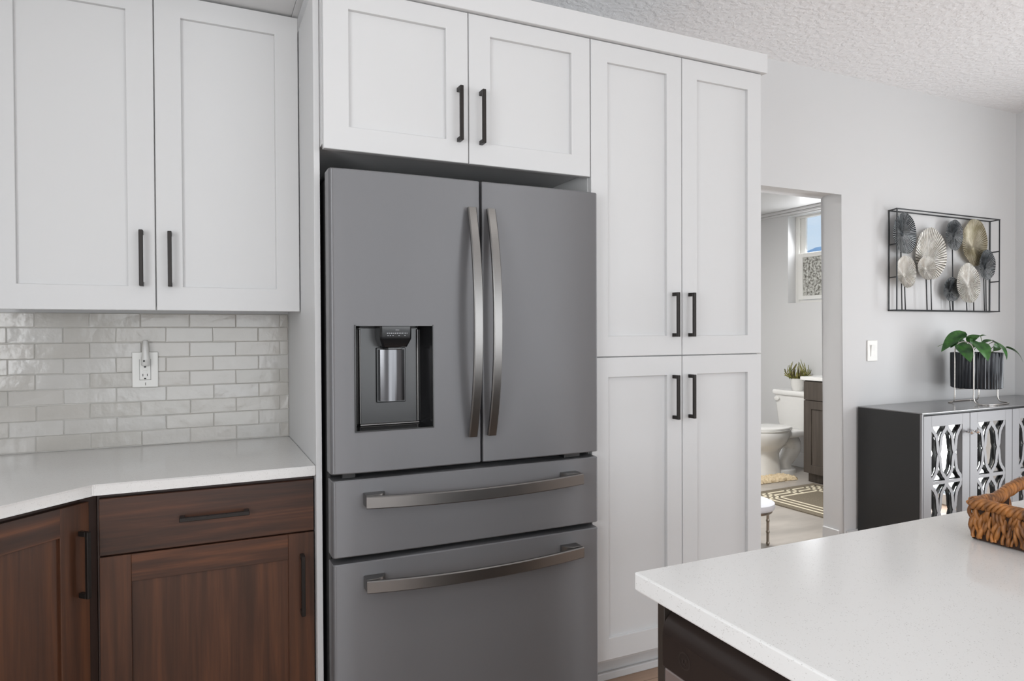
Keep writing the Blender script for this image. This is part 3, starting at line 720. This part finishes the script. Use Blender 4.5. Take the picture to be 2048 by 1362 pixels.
for k_, (nv_, gp_) in enumerate((((-1, 0, 0), None), ((0, -1, 0), (.12, .24)), ((1, 0, 0), None), ((0, 1, 0), (.10, .235)))):
    for sg_ in ((0, 1) if gp_ else (None,)):
        bm = nb(); p_, q_ = Vector(zz(C_[k_])), Vector(zz(C_[(k_+1) % 4])); d_ = (q_-p_).normalized()
        if sg_ == 0: q_ = p_+d_*gp_[0]
        if sg_ == 1: p_ = p_+d_*gp_[1]
        wallrun(bm, p_, q_, nv_, hgt)
        obj('woven_side', bm, M['wicker'], t, smooth=85)
bm = nb()
for (x0, x1, y0, y1) in ((BX0, BX0+.005, BY0, BY1), (BX1-.005, BX1, BY0, BY1), (BX0, BX0+.108, BY1-.005, BY1), (BX1-.094, BX1, BY1-.005, BY1), (BX0, BX0+.112, BY0, BY0+.005), (BX1-.104, BX1, BY0, BY0+.005)):
    box(bm, x0, x1, y0, y1, BZ0+.001, BZ1-.006)
obj('core', bm, M['wickerdark'], t)
bm = nb()                                       # plaited rim, rising over the two hand holes
def rimpath(p, q, arch):
    p, q = Vector(p), Vector(q); out = []
    for i in range(61):
        s = i/60; z = .0
        if arch: z = .022*max(0, math.sin(math.pi*min(1, max(0, (s-.22)/.56))))
        out.append(p+(q-p)*s+Vector((0, 0, z)))
    return out
for i in range(4):
    a, c = C_[i], C_[(i+1) % 4]; pp = rimpath((a[0], a[1], BZ1-.004), (c[0], c[1], BZ1-.004), i in (1, 3))
    Ln = (pp[-1]-pp[0]).length; dr_ = (pp[-1]-pp[0]).normalized(); sd = Vector((dr_.y, -dr_.x, 0))
    tube(bm, pp, .0075, 8)
    for st_ in range(4):
        P = []
        for k in range(161):
            s = k/160; j = min(59, int(s*60)); f_ = s*60-j; c0 = pp[j].lerp(pp[j+1], f_); an = 2*math.pi*(s*Ln/.036+st_/4)
            P.append(c0+sd*.0085*math.cos(an)+Vector((0, 0, .0075*math.sin(an))))
        tube(bm, P, lambda u, st_=st_: .0042+.0010*math.sin(u*60+st_*2), 8)
obj('rim', bm, M['wicker'], t, smooth=85)
bm = nb(); box(bm, BX0+.004, BX1-.004, BY0+.004, BY1-.004, BZ0, BZ0+.006); obj('bottom', bm, M['wicker'], t)

# ------------------------------------------------------------------ sideboard
SX0, SX1, SYF, SZ = 3.155, 4.712, -.395, .870
t = thing('sideboard', 'black and silver sideboard with mirrored lattice doors against the wall', 'sideboard', (3.93, -.2, 0))
bm = nb(); box(bm, SX0+.004, SX1-.004, SYF+.022, -.016, .10, SZ-.0065, .0005); obj('body', bm, M['sbblack'], t)
bm = nb(); box(bm, SX0, SX0+.0038, SYF+.012, -.015, .06, SZ-.0065, .0005); box(bm, SX0+.02, SX1-.02, SYF+.05, -.03, 0, .0995); obj('side_panel', bm, M['sbblack'], t)
bm = nb(); box(bm, SX0-.001, SX1, SYF-.002, -.0145, SZ-.006, SZ, .001); obj('top', bm, M['sbtop'], t)
bm = nb(); box(bm, SX0, SX0+.013, SYF, SYF+.0115, .06, SZ-.0065, .0008); box(bm, SX1-.01, SX1, SYF, SYF+.0115, .06, SZ-.0065, .0008); box(bm, SX0+.0135, SX1-.0105, SYF+.001, SYF+.0115, .06, .098, .0008)
obj('face_frame', bm, M['sbgrey'], t)
fr = Fr((0, SYF, 0))
edges = [3.1695, 3.5675, 3.9645, 4.336, 4.7015]
def ogee(f):
    ks = [(0, 0), (.07, .16), (.14, .48), (.20, .68), (.30, .78), (.42, .84), (.47, .93), (.5, .99)]
    g_ = f if f <= .5 else 1-f
    for (a, b_), (c_, d_) in zip(ks, ks[1:]):
        if g_ <= c_+1e-9:
            s = (g_-a)/(c_-a); s = s*s*(3-2*s); return b_+(d_-b_)*s
    return .99
def ribbon(bm, P, wd, d0, d1):
    L_, R_ = [], []
    for i, (u, w_) in enumerate(P):
        a, c = P[max(0, i-1)], P[min(len(P)-1, i+1)]; tx, tz = c[0]-a[0], c[1]-a[1]; l = math.hypot(tx, tz) or 1
        nx, nz = -tz/l*wd/2, tx/l*wd/2; L_.append((u+nx, w_+nz)); R_.append((u-nx, w_-nz))
    q = [[bm.verts.new(fr(u, w_, d)) for (u, w_) in S] for d in (d0, d1) for S in (L_, R_)]
    for i in range(len(P)-1):
        bm.faces.new((q[2][i], q[2][i+1], q[3][i+1], q[3][i])); bm.faces.new((q[0][i], q[1][i], q[1][i+1], q[0][i+1])).material_index = 1
        bm.faces.new((q[0][i], q[0][i+1], q[2][i+1], q[2][i])).material_index = 1; bm.faces.new((q[1][i], q[3][i], q[3][i+1], q[1][i+1])).material_index = 1
    for i in (0, len(P)-1): bm.faces.new((q[0][i], q[2][i], q[3][i], q[1][i]))
for k in range(4):
    u0, u1 = edges[k]+.0015, edges[k+1]-.0025; w0, w1 = .105, .8515; st = .0655
    o0, o1, p0_, p1_ = u0+st, u1-st, w0+.065, .7915
    bm = nb()
    fbox(bm, fr, u0, o0, w0, w1, -.020, 0, .001); fbox(bm, fr, o1, u1, w0, w1, -.020, 0, .001)
    fbox(bm, fr, o0-.0005, o1+.0005, p1_, w1, -.020, 0, .001); fbox(bm, fr, o0-.0005, o1+.0005, w0, p0_, -.020, 0, .001)
    d = obj('door', bm, M['sbgrey'], t)
    bm = nb(); fbox(bm, fr, o0-.004, o1+.004, p0_-.004, p1_+.004, -.0205, -.0165); obj('mirror', bm, M['mirror'], d, label='mirror glass behind the lattice')
    bm = nb(); cu = (o0+o1)/2; hw_ = (o1-o0)/2; zm = (p0_+p1_)/2+.006
    for (za, zb) in ((p1_+.004, zm), (zm, p0_-.004)):
        for s in (-1, 1):
            A = [(cu+s*hw_/2*ogee(i/40), za+(zb-za)*i/40) for i in range(41)]
            B = [(cu+s*(hw_-hw_/2*ogee(i/40)), za+(zb-za)*i/40) for i in range(41)]
            ribbon(bm, A, .0215, -.008-.0002*(s > 0), -.0012-.0002*(s > 0)); ribbon(bm, B, .0215, -.0084-.0002*(s > 0), -.0016-.0002*(s > 0))
    fbox(bm, fr, o0-.001, o1+.001, zm-.009, zm+.009, -.0075, -.0008)
    obj('lattice', bm, [M['sbgrey'], M['sbback']], d)
    bm = nb(); ku = (u1-.026) if k % 2 == 0 else (u0+.026); kz = .748
    c0 = fr(ku, kz, 0)
    tube(bm, [c0+Vector((0, -.0005, 0)), c0+Vector((0, -.012, 0))], .005, 12)
    bmesh.ops.create_icosphere(bm, subdivisions=1, radius=.0145, matrix=Matrix.Translation(c0+Vector((0, -.025, 0))))
    obj('knob', bm, M['chrome'], d, label='faceted crystal knob')

# ------------------------------------------------------------------ pot plant and its wire stand
PC = Vector((3.945, -.205, .870)); SD = Vector((.51, -.86, 0)).normalized(); LD = Vector((.86, .51, 0)).normalized()
def pl(s, d, z): return PC+SD*s+LD*d+Vector((0, 0, z))
t = thing('potted_plant', 'green trailing pothos in a dark ribbed pot on the sideboard', 'plant', tuple(PC+Vector((0, 0, .09))))
bm = nb(); NR = 264
def rr2(k, r): return r+.0026*math.cos(2*math.pi*k/NR*44)
ringsP = []
for (r, z) in ((.100, .0905), (.124, .0905), (.129, .096), (.131, .20), (.131, .303), (.129, .305), (.125, .305), (.123, .27)):
    rib = .094 < z < .304 and r > .126
    ringsP.append([PC+Vector(((rr2(k, r) if rib else r)*math.cos(2*math.pi*k/NR), (rr2(k, r) if rib else r)*math.sin(2*math.pi*k/NR), z)) for k in range(NR)])
loft(bm, ringsP, True, False); obj('pot', bm, M['pot'], t, smooth=40)
bm = nb(); lathe(bm, PC.x, PC.y, ((.122, PC.z+.268), (.06, PC.z+.276), (.001, PC.z+.279)), 32); obj('soil', bm, M['soil'], t)
def leaf(base, tip, width, up=(0, 0, 1), cup=.18, droop=.0):
    bm = nb(); base, tip = Vector(base), Vector(tip); ax = tip-base; Ln = ax.length; ax.normalize()
    sd = ax.cross(Vector(up)).normalized(); nm = sd.cross(ax).normalized(); rows = []
    nT, nS = 14, 8
    for i in range(nT+1):
        s = i/nT; wd = width/2*(math.sin(math.pi*min(1, s**.62))**.85 if 0 < s < 1 else 0)
        c = base+ax*Ln*s+nm*(Ln*.22*math.sin(math.pi*s)*(1 if droop >= 0 else -1)*.6+droop*s*s*-Ln)
        rows.append([bm.verts.new(c+sd*wd*q+nm*(abs(q)**1.3*wd*cup)+ax*(-.10*Ln*(abs(q)**2)*(1-s))) for q in [2*j/nS-1 for j in range(nS+1)]])
    for A, B in zip(rows, rows[1:]):
        for j in range(nS):
            try: bm.faces.new((A[j], A[j+1], B[j+1], B[j]))
            except ValueError: pass
    bmesh.ops.remove_doubles(bm, verts=bm.verts, dist=1e-5)
    bmesh.ops.solidify(bm, geom=bm.faces, thickness=.0008)
    return obj('leaf', bm, M['leaf'], t, smooth=80)
def pp(cx_, cy_, d):   # close-up crop pixels of the photograph to plant-local metres, at depth offset d
    k_ = 1+d/5.0
    u = 1800+cx_/6.81; v = 630+cy_/6.81
    s = (u-1946)*.00252; z = (802-v)*.00304
    return pl(s*k_, d, z)
lv = [((815, 236, -.02), (508, 482, -.08), .085, (-.2, -.5, 1)), ((905, 285, -.06), (738, 348, -.10), .040, (0, 0, 1)), ((770, 392, -.11), (915, 612, -.165), .098, (-.5, -.85, .45)),
      ((885, 345, -.02), (1050, 258, .0), .062, (0, -.6, 1)), ((1010, 368, -.10), (1148, 592, -.155), .088, (-.4, -.85, .5)), ((1215, 345, -.03), (1396, 575, -.09), .075, (.2, -.8, .5)),
      ((1400, 425, .0), (1604, 608, -.03), .050, (.4, -.4, .8)), ((700, 330, .02), (640, 430, -.04), .045, (-.5, -.6, .5)), ((960, 330, -.03), (935, 430, -.07), .060, (-.3, -.8, .5)),
      ((1050, 270, .05), (1130, 262, .06), .018, (0, -.5, 1)), ((1090, 360, .02), (1240, 335, .06), .04, (0, -.3, 1)), ((1270, 390, .02), (1220, 470, .0), .05, (0, -.8, .5)), ((840, 350, .02), (760, 400, .0), .06, (0, -.8, .6)), ((700, 310, -.03), (705, 430, -.06), .030, (.9, -.4, .2))]
for (a, b_, wd, up_) in lv: leaf(pp(*a), pp(*b_), wd, up_)
bm = nb()
for (a, b_, wd, up_) in lv:
    A = pp(*a); c0 = pl(rng.uniform(-.05, .05), rng.uniform(-.05, .05), .272); mid = (A+c0)/2+Vector((0, 0, .035))
    tube(bm, [c0.lerp(mid, s).lerp(mid.lerp(A, s), s) for s in [i/8 for i in range(9)]], .0021, 6)
tube(bm, [pp(600, 430, -.05), pp(540, 375, -.06), pp(460, 410, -.07)], .0016, 6)
obj('stem', bm, M['stem'], t, smooth=60)
t = thing('plant_stand', 'silver bent-wire plant stand holding the ribbed pot', 'plant stand', tuple(PC))
def hoop(a, b_, top):
    a, b_ = Vector(a), Vector(b_); out = []
    mid = (a+b_)/2; h = (b_-a)/2
    for i in range(8): out.append(a+Vector((0, 0, .05+(top-.05)*i/8)))
    for i in range(13):
        an = math.pi*i/12; out.append(mid-h*math.cos(an)+Vector((0, 0, top+.055*math.sin(an))))
    for i in range(8): out.append(b_+Vector((0, 0, top-(top-.05)*(i+1)/8)))
    return out
r_w = .0036
A1, A2 = pl(-.107, -.094, 0), pl(-.013, -.143, 0); B1, B2 = pl(.107, .094, 0), pl(.013, .143, 0)
bm = nb(); tube(bm, hoop(A1, A2, .315), r_w, 10); obj('hoop', bm, M['nickel'], t, smooth=60)
bm = nb(); tube(bm, hoop(B1, B2, .255), r_w, 10); obj('hoop', bm, M['nickel'], t, smooth=60)
def rail(p, q, out_):
    p, q = Vector(p), Vector(q); o = Vector(out_)
    e1 = p+o*.062; e2 = q+o*.062
    ctrl = [p+Vector((0, 0, .05)), p+o*.004+Vector((0, 0, .025)), p+o*.02+Vector((0, 0, .007)), e1+Vector((0, 0, r_w)), e1.lerp(e2, .15)+o*.022+Vector((0, 0, r_w)), e1.lerp(e2, .5)+o*.03+Vector((0, 0, r_w)), e1.lerp(e2, .85)+o*.022+Vector((0, 0, r_w)), e2+Vector((0, 0, r_w)), q+o*.02+Vector((0, 0, .007)), q+o*.004+Vector((0, 0, .025)), q+Vector((0, 0, .05))]
    out = []
    for i in range(len(ctrl)-1):
        P0, P1, P2, P3 = ctrl[max(0, i-1)], ctrl[i], ctrl[i+1], ctrl[min(len(ctrl)-1, i+2)]
        for k in range(6):
            s = k/6; out.append(.5*((2*P1)+(P2-P0)*s+(2*P0-5*P1+4*P2-P3)*s*s+(3*P1-P0-3*P2+P3)*s**3))
    out.append(ctrl[-1]); return out
o1_ = (-(A2-A1).cross(Vector((0, 0, 1)))).normalized()
lat = (A1-A2).normalized()
bm = nb(); tube(bm, rail(A1, B2, (lat)*.55), r_w, 10); obj('base_rail', bm, M['nickel'], t, smooth=60)
bm = nb(); tube(bm, rail(A2, B1, (-lat)*.9), r_w, 10); obj('base_rail', bm, M['nickel'], t, smooth=60)
bm = nb()
for a, b_ in ((A1, B1), (A2, B2)): tube(bm, [a.lerp(b_, s/6)+Vector((0, 0, .086)) for s in range(7)], .0028, 8)
obj('cross_wire', bm, M['nickel'], t, smooth=60)

# ------------------------------------------------------------------ wall art
t = thing('wall_art', 'wire box frame wall art with nine round metal lily pads', 'wall art', (3.92, -.04, 1.43))
ax0, ax1, az0, az1, ay = 3.405, 4.405, 1.429, 2.024, -.075
bx0, bx1 = 3.432, 4.425; by = -.006
bm = nb(); rw = .0042
def bar(a, b_): tube(bm, [a, b_], rw, 6)
for (x0, x1, y) in ((ax0, ax1, ay), (bx0, bx1, by)):
    bar((x0-rw, y, az0), (x1+rw, y, az0)); bar((x0-rw, y, az1), (x1+rw, y, az1)); bar((x0, y, az0), (x0, y, az1)); bar((x1, y, az0), (x1, y, az1))
for z in (az0, az0+.195, az0+.39, az1):
    bar((ax0, ay, z), (bx0, by, z)); bar((ax1, ay, z), (bx1, by, z))
obj('frame', bm, M['wire'], t, smooth=50)
discs = [(3.515, 1.888, .232, .248, 'discdark', -.045, 3.495), (3.775, 1.778, .275, .318, 'discsilver', -.034, 3.790), (3.984, 1.905, .172, .192, 'discdark', -.045, 3.985), (4.212, 1.872, .270, .300, 'discgold', -.034, None),
         (3.512, 1.660, .208, .192, 'discsilver', -.058, 3.541), (3.697, 1.688, .160, .146, 'discsilver', -.060, 3.745), (3.960, 1.564, .150, .150, 'discdark', -.046, 3.965), (4.094, 1.604, .250, .252, 'discsilver', -.066, 4.135), (4.295, 1.728, .160, .195, 'discdark', -.062, 4.305)]
rng = random.Random(21); stems = []
for (cx_, cz_, w_, h_, mm, y_, sx_) in discs:
    bm = nb(); NA, NRr = 480, 7; c_ = Vector((cx_, y_, cz_)); ox, oz = rng.uniform(-.15, .15), rng.uniform(-.25, .1)
    ph = [rng.uniform(0, 6.28) for _ in range(4)]; nrm_t = Vector((rng.uniform(-.10, .10), 0, rng.uniform(-.05, .14)))
    nv = int(rng.uniform(52, 68))
    mid = bm.verts.new(c_+Vector((ox*w_/2, .010, oz*h_/2))); prev = None; hts = {}; dk = mm == 'discdark'
    for j in range(1, NRr+1):
        f_ = j/NRr; row = []
        for k in range(NA):
            a = 2*math.pi*k/NA; wob = 1+.018*math.sin(3*a+ph[0])+.014*math.sin(7*a+ph[1])
            x = ox*w_/2*(1-f_)+math.cos(a)*w_/2*f_*wob; z = oz*h_/2*(1-f_)+math.sin(a)*h_/2*f_*wob
            rid = .0013*min(1, f_*1.6)*(1-.6*f_**6)*math.sin(nv*a+ph[2]+1.2*f_*math.sin(5*a)+.8*math.sin(3*a+ph[3]))
            y = .010*(1-f_*f_)-.004*f_+rid+nrm_t.x*x+nrm_t.z*z*.5
            row.append(bm.verts.new(c_+Vector((x, y, z)))); hts[(j, k)] = rid
        for k in range(NA):
            if prev:
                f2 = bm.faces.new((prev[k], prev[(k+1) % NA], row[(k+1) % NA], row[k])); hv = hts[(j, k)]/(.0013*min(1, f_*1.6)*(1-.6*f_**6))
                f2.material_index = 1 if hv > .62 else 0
            else: bm.faces.new((mid, row[(k+1) % NA], row[k]))
        prev = row
    bmesh.ops.solidify(bm, geom=bm.faces, thickness=.0015)
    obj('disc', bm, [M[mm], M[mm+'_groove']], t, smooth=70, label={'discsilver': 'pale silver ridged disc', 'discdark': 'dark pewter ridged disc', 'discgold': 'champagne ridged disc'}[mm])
for (x, y, ztop) in ((3.495, -.036, 1.80), (3.512, -.046, 1.64), (3.710, -.048, 1.66), (3.792, -.022, 1.70), (3.985, -.034, 1.86), (3.950, -.038, 1.54), (3.975, -.038, 1.54), (4.104, -.046, 1.56), (4.215, -.022, 1.80), (4.28, -.05, 1.70), (4.35, -.02, 1.9)):
    bm = nb(); tube(bm, [(x, y, ztop), (x+.012, y, az0)], .0036, 6); obj('stem', bm, M['wire'], t)
# light switch
t = thing('light_switch', 'white rocker light switch on the wall beside the bathroom doorway', 'light switch', (3.288, 0, 1.13))
fr = Fr((0, 0, 0))
bm = nb(); fbox(bm, fr, 3.245, 3.331, 1.129, 1.252, .0003, .007, .0025, 0, 2); obj('plate', bm, M['plastic'], t)
bm = nb(); prf = [(1.157, .0072), (1.157, .0095), (1.19, .0105), (1.224, .0145), (1.224, .0072)]
loft(bm, [[fr(u, w_, d_) for w_, d_ in prf] for u in (3.2715, 3.3045)]); obj('rocker', bm, M['plastic'], t)

# ------------------------------------------------------------------ bathroom
t = thing('toilet', 'white two-piece toilet with closed lid in the bathroom', 'toilet', (4.5, 1.9, 0))
TC = 1.91
bm = nb()
rings_ = [ell(4.40, TC, 0.0, .142, .118, 40, 2.6), ell(4.40, TC, .02, .138, .114, 40, 2.6), ell(4.395, TC, .14, .128, .100, 40, 2.6), ell(4.39, TC, .215, .130, .100, 40, 2.4), ell(4.39, TC, .235, .140, .115, 40), ell(4.392, TC, .255, .172, .138, 40), ell(4.396, TC, .29, .208, .162, 40), ell(4.40, TC, .325, .226, .173, 40), ell(4.40, TC, .345, .238, .181, 40), ell(4.40, TC, .388, .243, .184, 40), ell(4.40, TC, .395, .240, .182, 40)]
loft(bm, rings_); box(bm, 4.55, 4.90, TC-.135, TC+.135, .33, .395, .02, 0, 3)
bw = obj('bowl', bm, M['porcelain'], t, smooth=50)
bm = nb()
ctl = [(4.42, TC-.02, .16), (4.49, TC-.03, .255), (4.58, TC-.03, .315), (4.66, TC-.03, .30), (4.70, TC-.03, .23), (4.66, TC-.03, .15), (4.61, TC-.03, .09), (4.61, TC-.03, .02)]
P = []
for i in range(len(ctl)-1):
    P0, P1, P2, P3 = [Vector(ctl[min(len(ctl)-1, max(0, i+q))]) for q in (-1, 0, 1, 2)]
    for k in range(6):
        s = k/6; P.append(.5*((2*P1)+(P2-P0)*s+(2*P0-5*P1+4*P2-P3)*s*s+(3*P1-P0-3*P2+P3)*s**3))
tube(bm, P, lambda u: .072-.012*math.sin(u*9), 16); loft(bm, [ell(4.585, TC-.01, 0, .15, .105, 32), ell(4.585, TC-.01, .03, .148, .103, 32), ell(4.585, TC-.01, .045, .12, .08, 32)])
obj('trapway', bm, M['porcelain'], bw, smooth=50)
bm = nb(); loft(bm, [ell(4.405, TC, .396, .238, .182, 40), ell(4.405, TC, .400, .243, .186, 40), ell(4.405, TC, .414, .243, .186, 40), ell(4.405, TC, .417, .238, .182, 40)]); obj('seat', bm, M['porcelain'], t, smooth=50)
bm = nb(); loft(bm, [ell(4.41, TC, .4185, .236, .18, 40), ell(4.41, TC, .4215, .240, .184, 40), ell(4.41, TC, .434, .238, .182, 40), ell(4.41, TC, .441, .20, .15, 40), ell(4.41, TC, .443, .1, .07, 40)]); box(bm, 4.60, 4.65, TC-.085, TC+.085, .40, .426, .006, 0, 2); obj('lid', bm, M['porcelain'], t, smooth=50)
bm = nb()
def rrect(x0, x1, hy_, z, r=.03, n=6):
    out = []
    for (cx_, cy__, a0) in ((x1-r, TC+hy_-r, 0), (x0+r, TC+hy_-r, 90), (x0+r, TC-hy_+r, 180), (x1-r, TC-hy_+r, 270)):
        for k in range(n): a = math.radians(a0+90*k/(n-1)); out.append(Vector((cx_+r*math.cos(a), cy__+r*math.sin(a), z)))
    return out
loft(bm, [rrect(4.75, 4.915, .170, .396), rrect(4.74, 4.915, .185, .44), rrect(4.725, 4.915, .215, .705)]); tk = obj('tank', bm, M['porcelain'], t, smooth=40)
bm = nb(); loft(bm, [rrect(4.712, 4.922, .228, .706), rrect(4.708, 4.924, .232, .715), rrect(4.708, 4.924, .232, .738), rrect(4.716, 4.92, .224, .748)]); obj('tank_lid', bm, M['porcelain'], t, smooth=40)
bm = nb(); loft(bm, [[Vector((4.722-.004*q, TC+.165+.030*math.cos(a), .665+.019*math.sin(a))) for a in [2*math.pi*k/20 for k in range(20)]] for q in (0, 1, 3)]+[[Vector((4.706, TC+.165+.018*math.cos(a), .665+.010*math.sin(a))) for a in [2*math.pi*k/20 for k in range(20)]]]); obj('flush_lever', bm, M['plastic'], tk, smooth=50)
# vanity
VX, VY1, VY0 = 4.44, 1.516, .42
t = thing('bathroom_vanity', 'grey-brown shaker vanity with white top beside the toilet', 'vanity', (4.68, .97, 0))
bm = nb(); box(bm, VX+.0205, BXR-.001, VY0, VY1, .085, .884, .001); box(bm, VX+.06, BXR-.001, VY0, VY1-.002, 0, .0845); obj('carcass', bm, M['vanity'], t)
fr = Fr((VX, 0, 0), (0, 1, 0), (-1, 0, 0))
ue = [VY1, VY1-.36, VY1-.73, VY0]
for k in range(3):
    u1, u0 = ue[k]-.0015, ue[k+1]+.0015
    bm = nb(); fbox(bm, fr, u0, u1, .715, .874, -.0195, 0, .0015); obj('drawer', bm, M['vanity'], t)
    bm = nb(); st = .078
    fbox(bm, fr, u0, u0+st, .087, .709, -.0195, 0, .0012); fbox(bm, fr, u1-st, u1, .087, .709, -.0195, 0, .0012); fbox(bm, fr, u0+st, u1-st, .640, .709, -.0195, 0, .0008); fbox(bm, fr, u0+st, u1-st, .087, .160, -.0195, 0, .0008)
    fbox(bm, fr, u0+st-.004, u1-st+.004, .156, .644, -.018, -.009); obj('door', bm, M['vanity'], t)
bm = nb(); box(bm, VX-.012, BXR-.001, VY0-.01, VY1+.026, .8845, .9145, .003, 0, 2); obj('top', bm, M['vanitytop'], t)
# succulent on the tank
t = thing('succulent_plant', 'spiky green and brown plant in a white pot on the toilet tank', 'plant', (4.80, 1.90, .7485))
SP = Vector((4.80, 1.905, .7485))
bm = nb(); lathe(bm, SP.x, SP.y, ((.045, SP.z), (.058, SP.z+.05), (.064, SP.z+.115), (.060, SP.z+.115), (.056, SP.z+.10), (.02, SP.z+.10)), 28); obj('pot', bm, M['plastic'], t, smooth=40)
bm = nb(); rng = random.Random(4)
for i in range(84):
    a = rng.uniform(0, 6.28); ln = rng.uniform(.10, .19); sp = rng.uniform(.15, 1.35)
    b0 = SP+Vector((.03*math.cos(a)*rng.random(), .03*math.sin(a)*rng.random(), .10)); dv = Vector((math.cos(a)*sp, math.sin(a)*sp, 1)).normalized()
    P = [b0+dv*ln*s+Vector((math.cos(a)*.03*math.sin(s*4), math.sin(a)*.03*math.sin(s*4), -.06*s*s*sp+.02*s)) for s in [k/6 for k in range(7)]]
    tube(bm, P, lambda u: .0046*(1-.5*u), 6, mi=0 if rng.random() < .8 else 1)
obj('foliage', bm, [M['succ'], M['succtip']], t, smooth=60)
# mats
bm = nb(); rng = random.Random(8); MX0, MX1, MY0, MY1 = 3.90, 4.475, 1.595, 1.775
nx, ny = 46, 18; V = []
for i in range(nx+1):
    row = []
    for j in range(ny+1):
        e_ = min(i, nx-i, j, ny-j); x = MX0+(MX1-MX0)*i/nx; y = MY0+(MY1-MY0)*j/ny
        if e_ == 0: x += rng.uniform(-.012, .012); y += rng.uniform(-.012, .012)
        row.append(bm.verts.new((x, y, .004 if e_ == 0 else min(.03, .016+.007*e_)+rng.uniform(-.007, .007))))
    V.append(row)
for i in range(nx):
    for j in range(ny): bm.faces.new((V[i][j], V[i+1][j], V[i+1][j+1], V[i][j+1]))
bl = [bm.verts.new((MX0, MY0, .0005)), bm.verts.new((MX1, MY0, .0005)), bm.verts.new((MX1, MY1, .0005)), bm.verts.new((MX0, MY1, .0005))]; bm.faces.new(bl)
tag(obj('bath_mat', bm, M['mat'], smooth=80), 'small fluffy beige bath mat in front of the toilet', 'bath mat')
bm = nb(); Wd, Ln_ = .845, 1.10
def rloc(a, b_): 
    an = math.radians(2.6); o_ = Vector((3.60, 1.375, 0)); return o_+Vector((math.cos(an), math.sin(an), 0))*a-Vector((-math.sin(an), math.cos(an), 0))*b_
def rbox(a0, a1, b0, b1, z0, z1, mi):
    P = [rloc(a0, b0), rloc(a1, b0), rloc(a1, b1), rloc(a0, b1)]
    lo = [bm.verts.new(p_+Vector((0, 0, z0))) for p_ in P]; hi = [bm.verts.new(p_+Vector((0, 0, z1))) for p_ in P]
    fs = [bm.faces.new(lo), bm.faces.new(hi)]+[bm.faces.new((lo[k], lo[(k+1) % 4], hi[(k+1) % 4], hi[k])) for k in range(4)]
    for f in fs: f.material_index = mi
rbox(0, Wd, 0, Ln_, .0005, .009, 0)
lw = .021
def frame_line(d, ea=0, eb=0):
    for (a0, a1, b0, b1) in ((d, d+lw, d-ea, Ln_-d+ea), (Wd-d-lw, Wd-d, d-ea, Ln_-d+ea), (d-ea, Wd-d+ea, d, d+lw), (d-ea, Wd-d+ea, Ln_-d-lw, Ln_-d)): rbox(a0, a1, b0, b1, .0088, .0098, 1)
frame_line(.065); frame_line(.128, .063); frame_line(.190, .125)
for s in (.40, .47): rbox(s, s+lw, .065, .19, .0088, .0098, 1)
tag(obj('rug', bm, [M['rug'], M['rugline']]), 'taupe rug with cream geometric border lines on the bathroom floor', 'rug')
# low stool beyond the doorway
SC = Vector((2.70, .40, 0))
t = thing('stool', 'low stool with pale round cushion and slim metal legs in the bathroom doorway', 'stool', tuple(SC))
bm = nb(); loft(bm, [ell(SC.x, SC.y, z, r, r, 40) for (r, z) in ((.145, .236), (.160, .240), (.168, .256), (.164, .276), (.13, .290), (.05, .296))]); obj('seat', bm, M['cushion'], t, smooth=50)
bm = nb(); loft(bm, [ell(SC.x, SC.y, z, r, r, 40) for (r, z) in ((.150, .222), (.152, .224), (.152, .2355), (.150, .2358))]); obj('seat_frame', bm, M['bamboo'], t, smooth=40)
for k in range(4):
    a = math.radians(-20+90*k); b0 = SC+Vector((math.cos(a), math.sin(a), 0))*.138
    bm = nb(); P = [b0+Vector((0, 0, .222-.222*i/40)) for i in range(41)]
    tube(bm, P, lambda u: .0085+.004*max(0, math.cos(2*math.pi*(u*3.2)))**14, 10); obj('leg', bm, M['bamboo'], t, smooth=50)
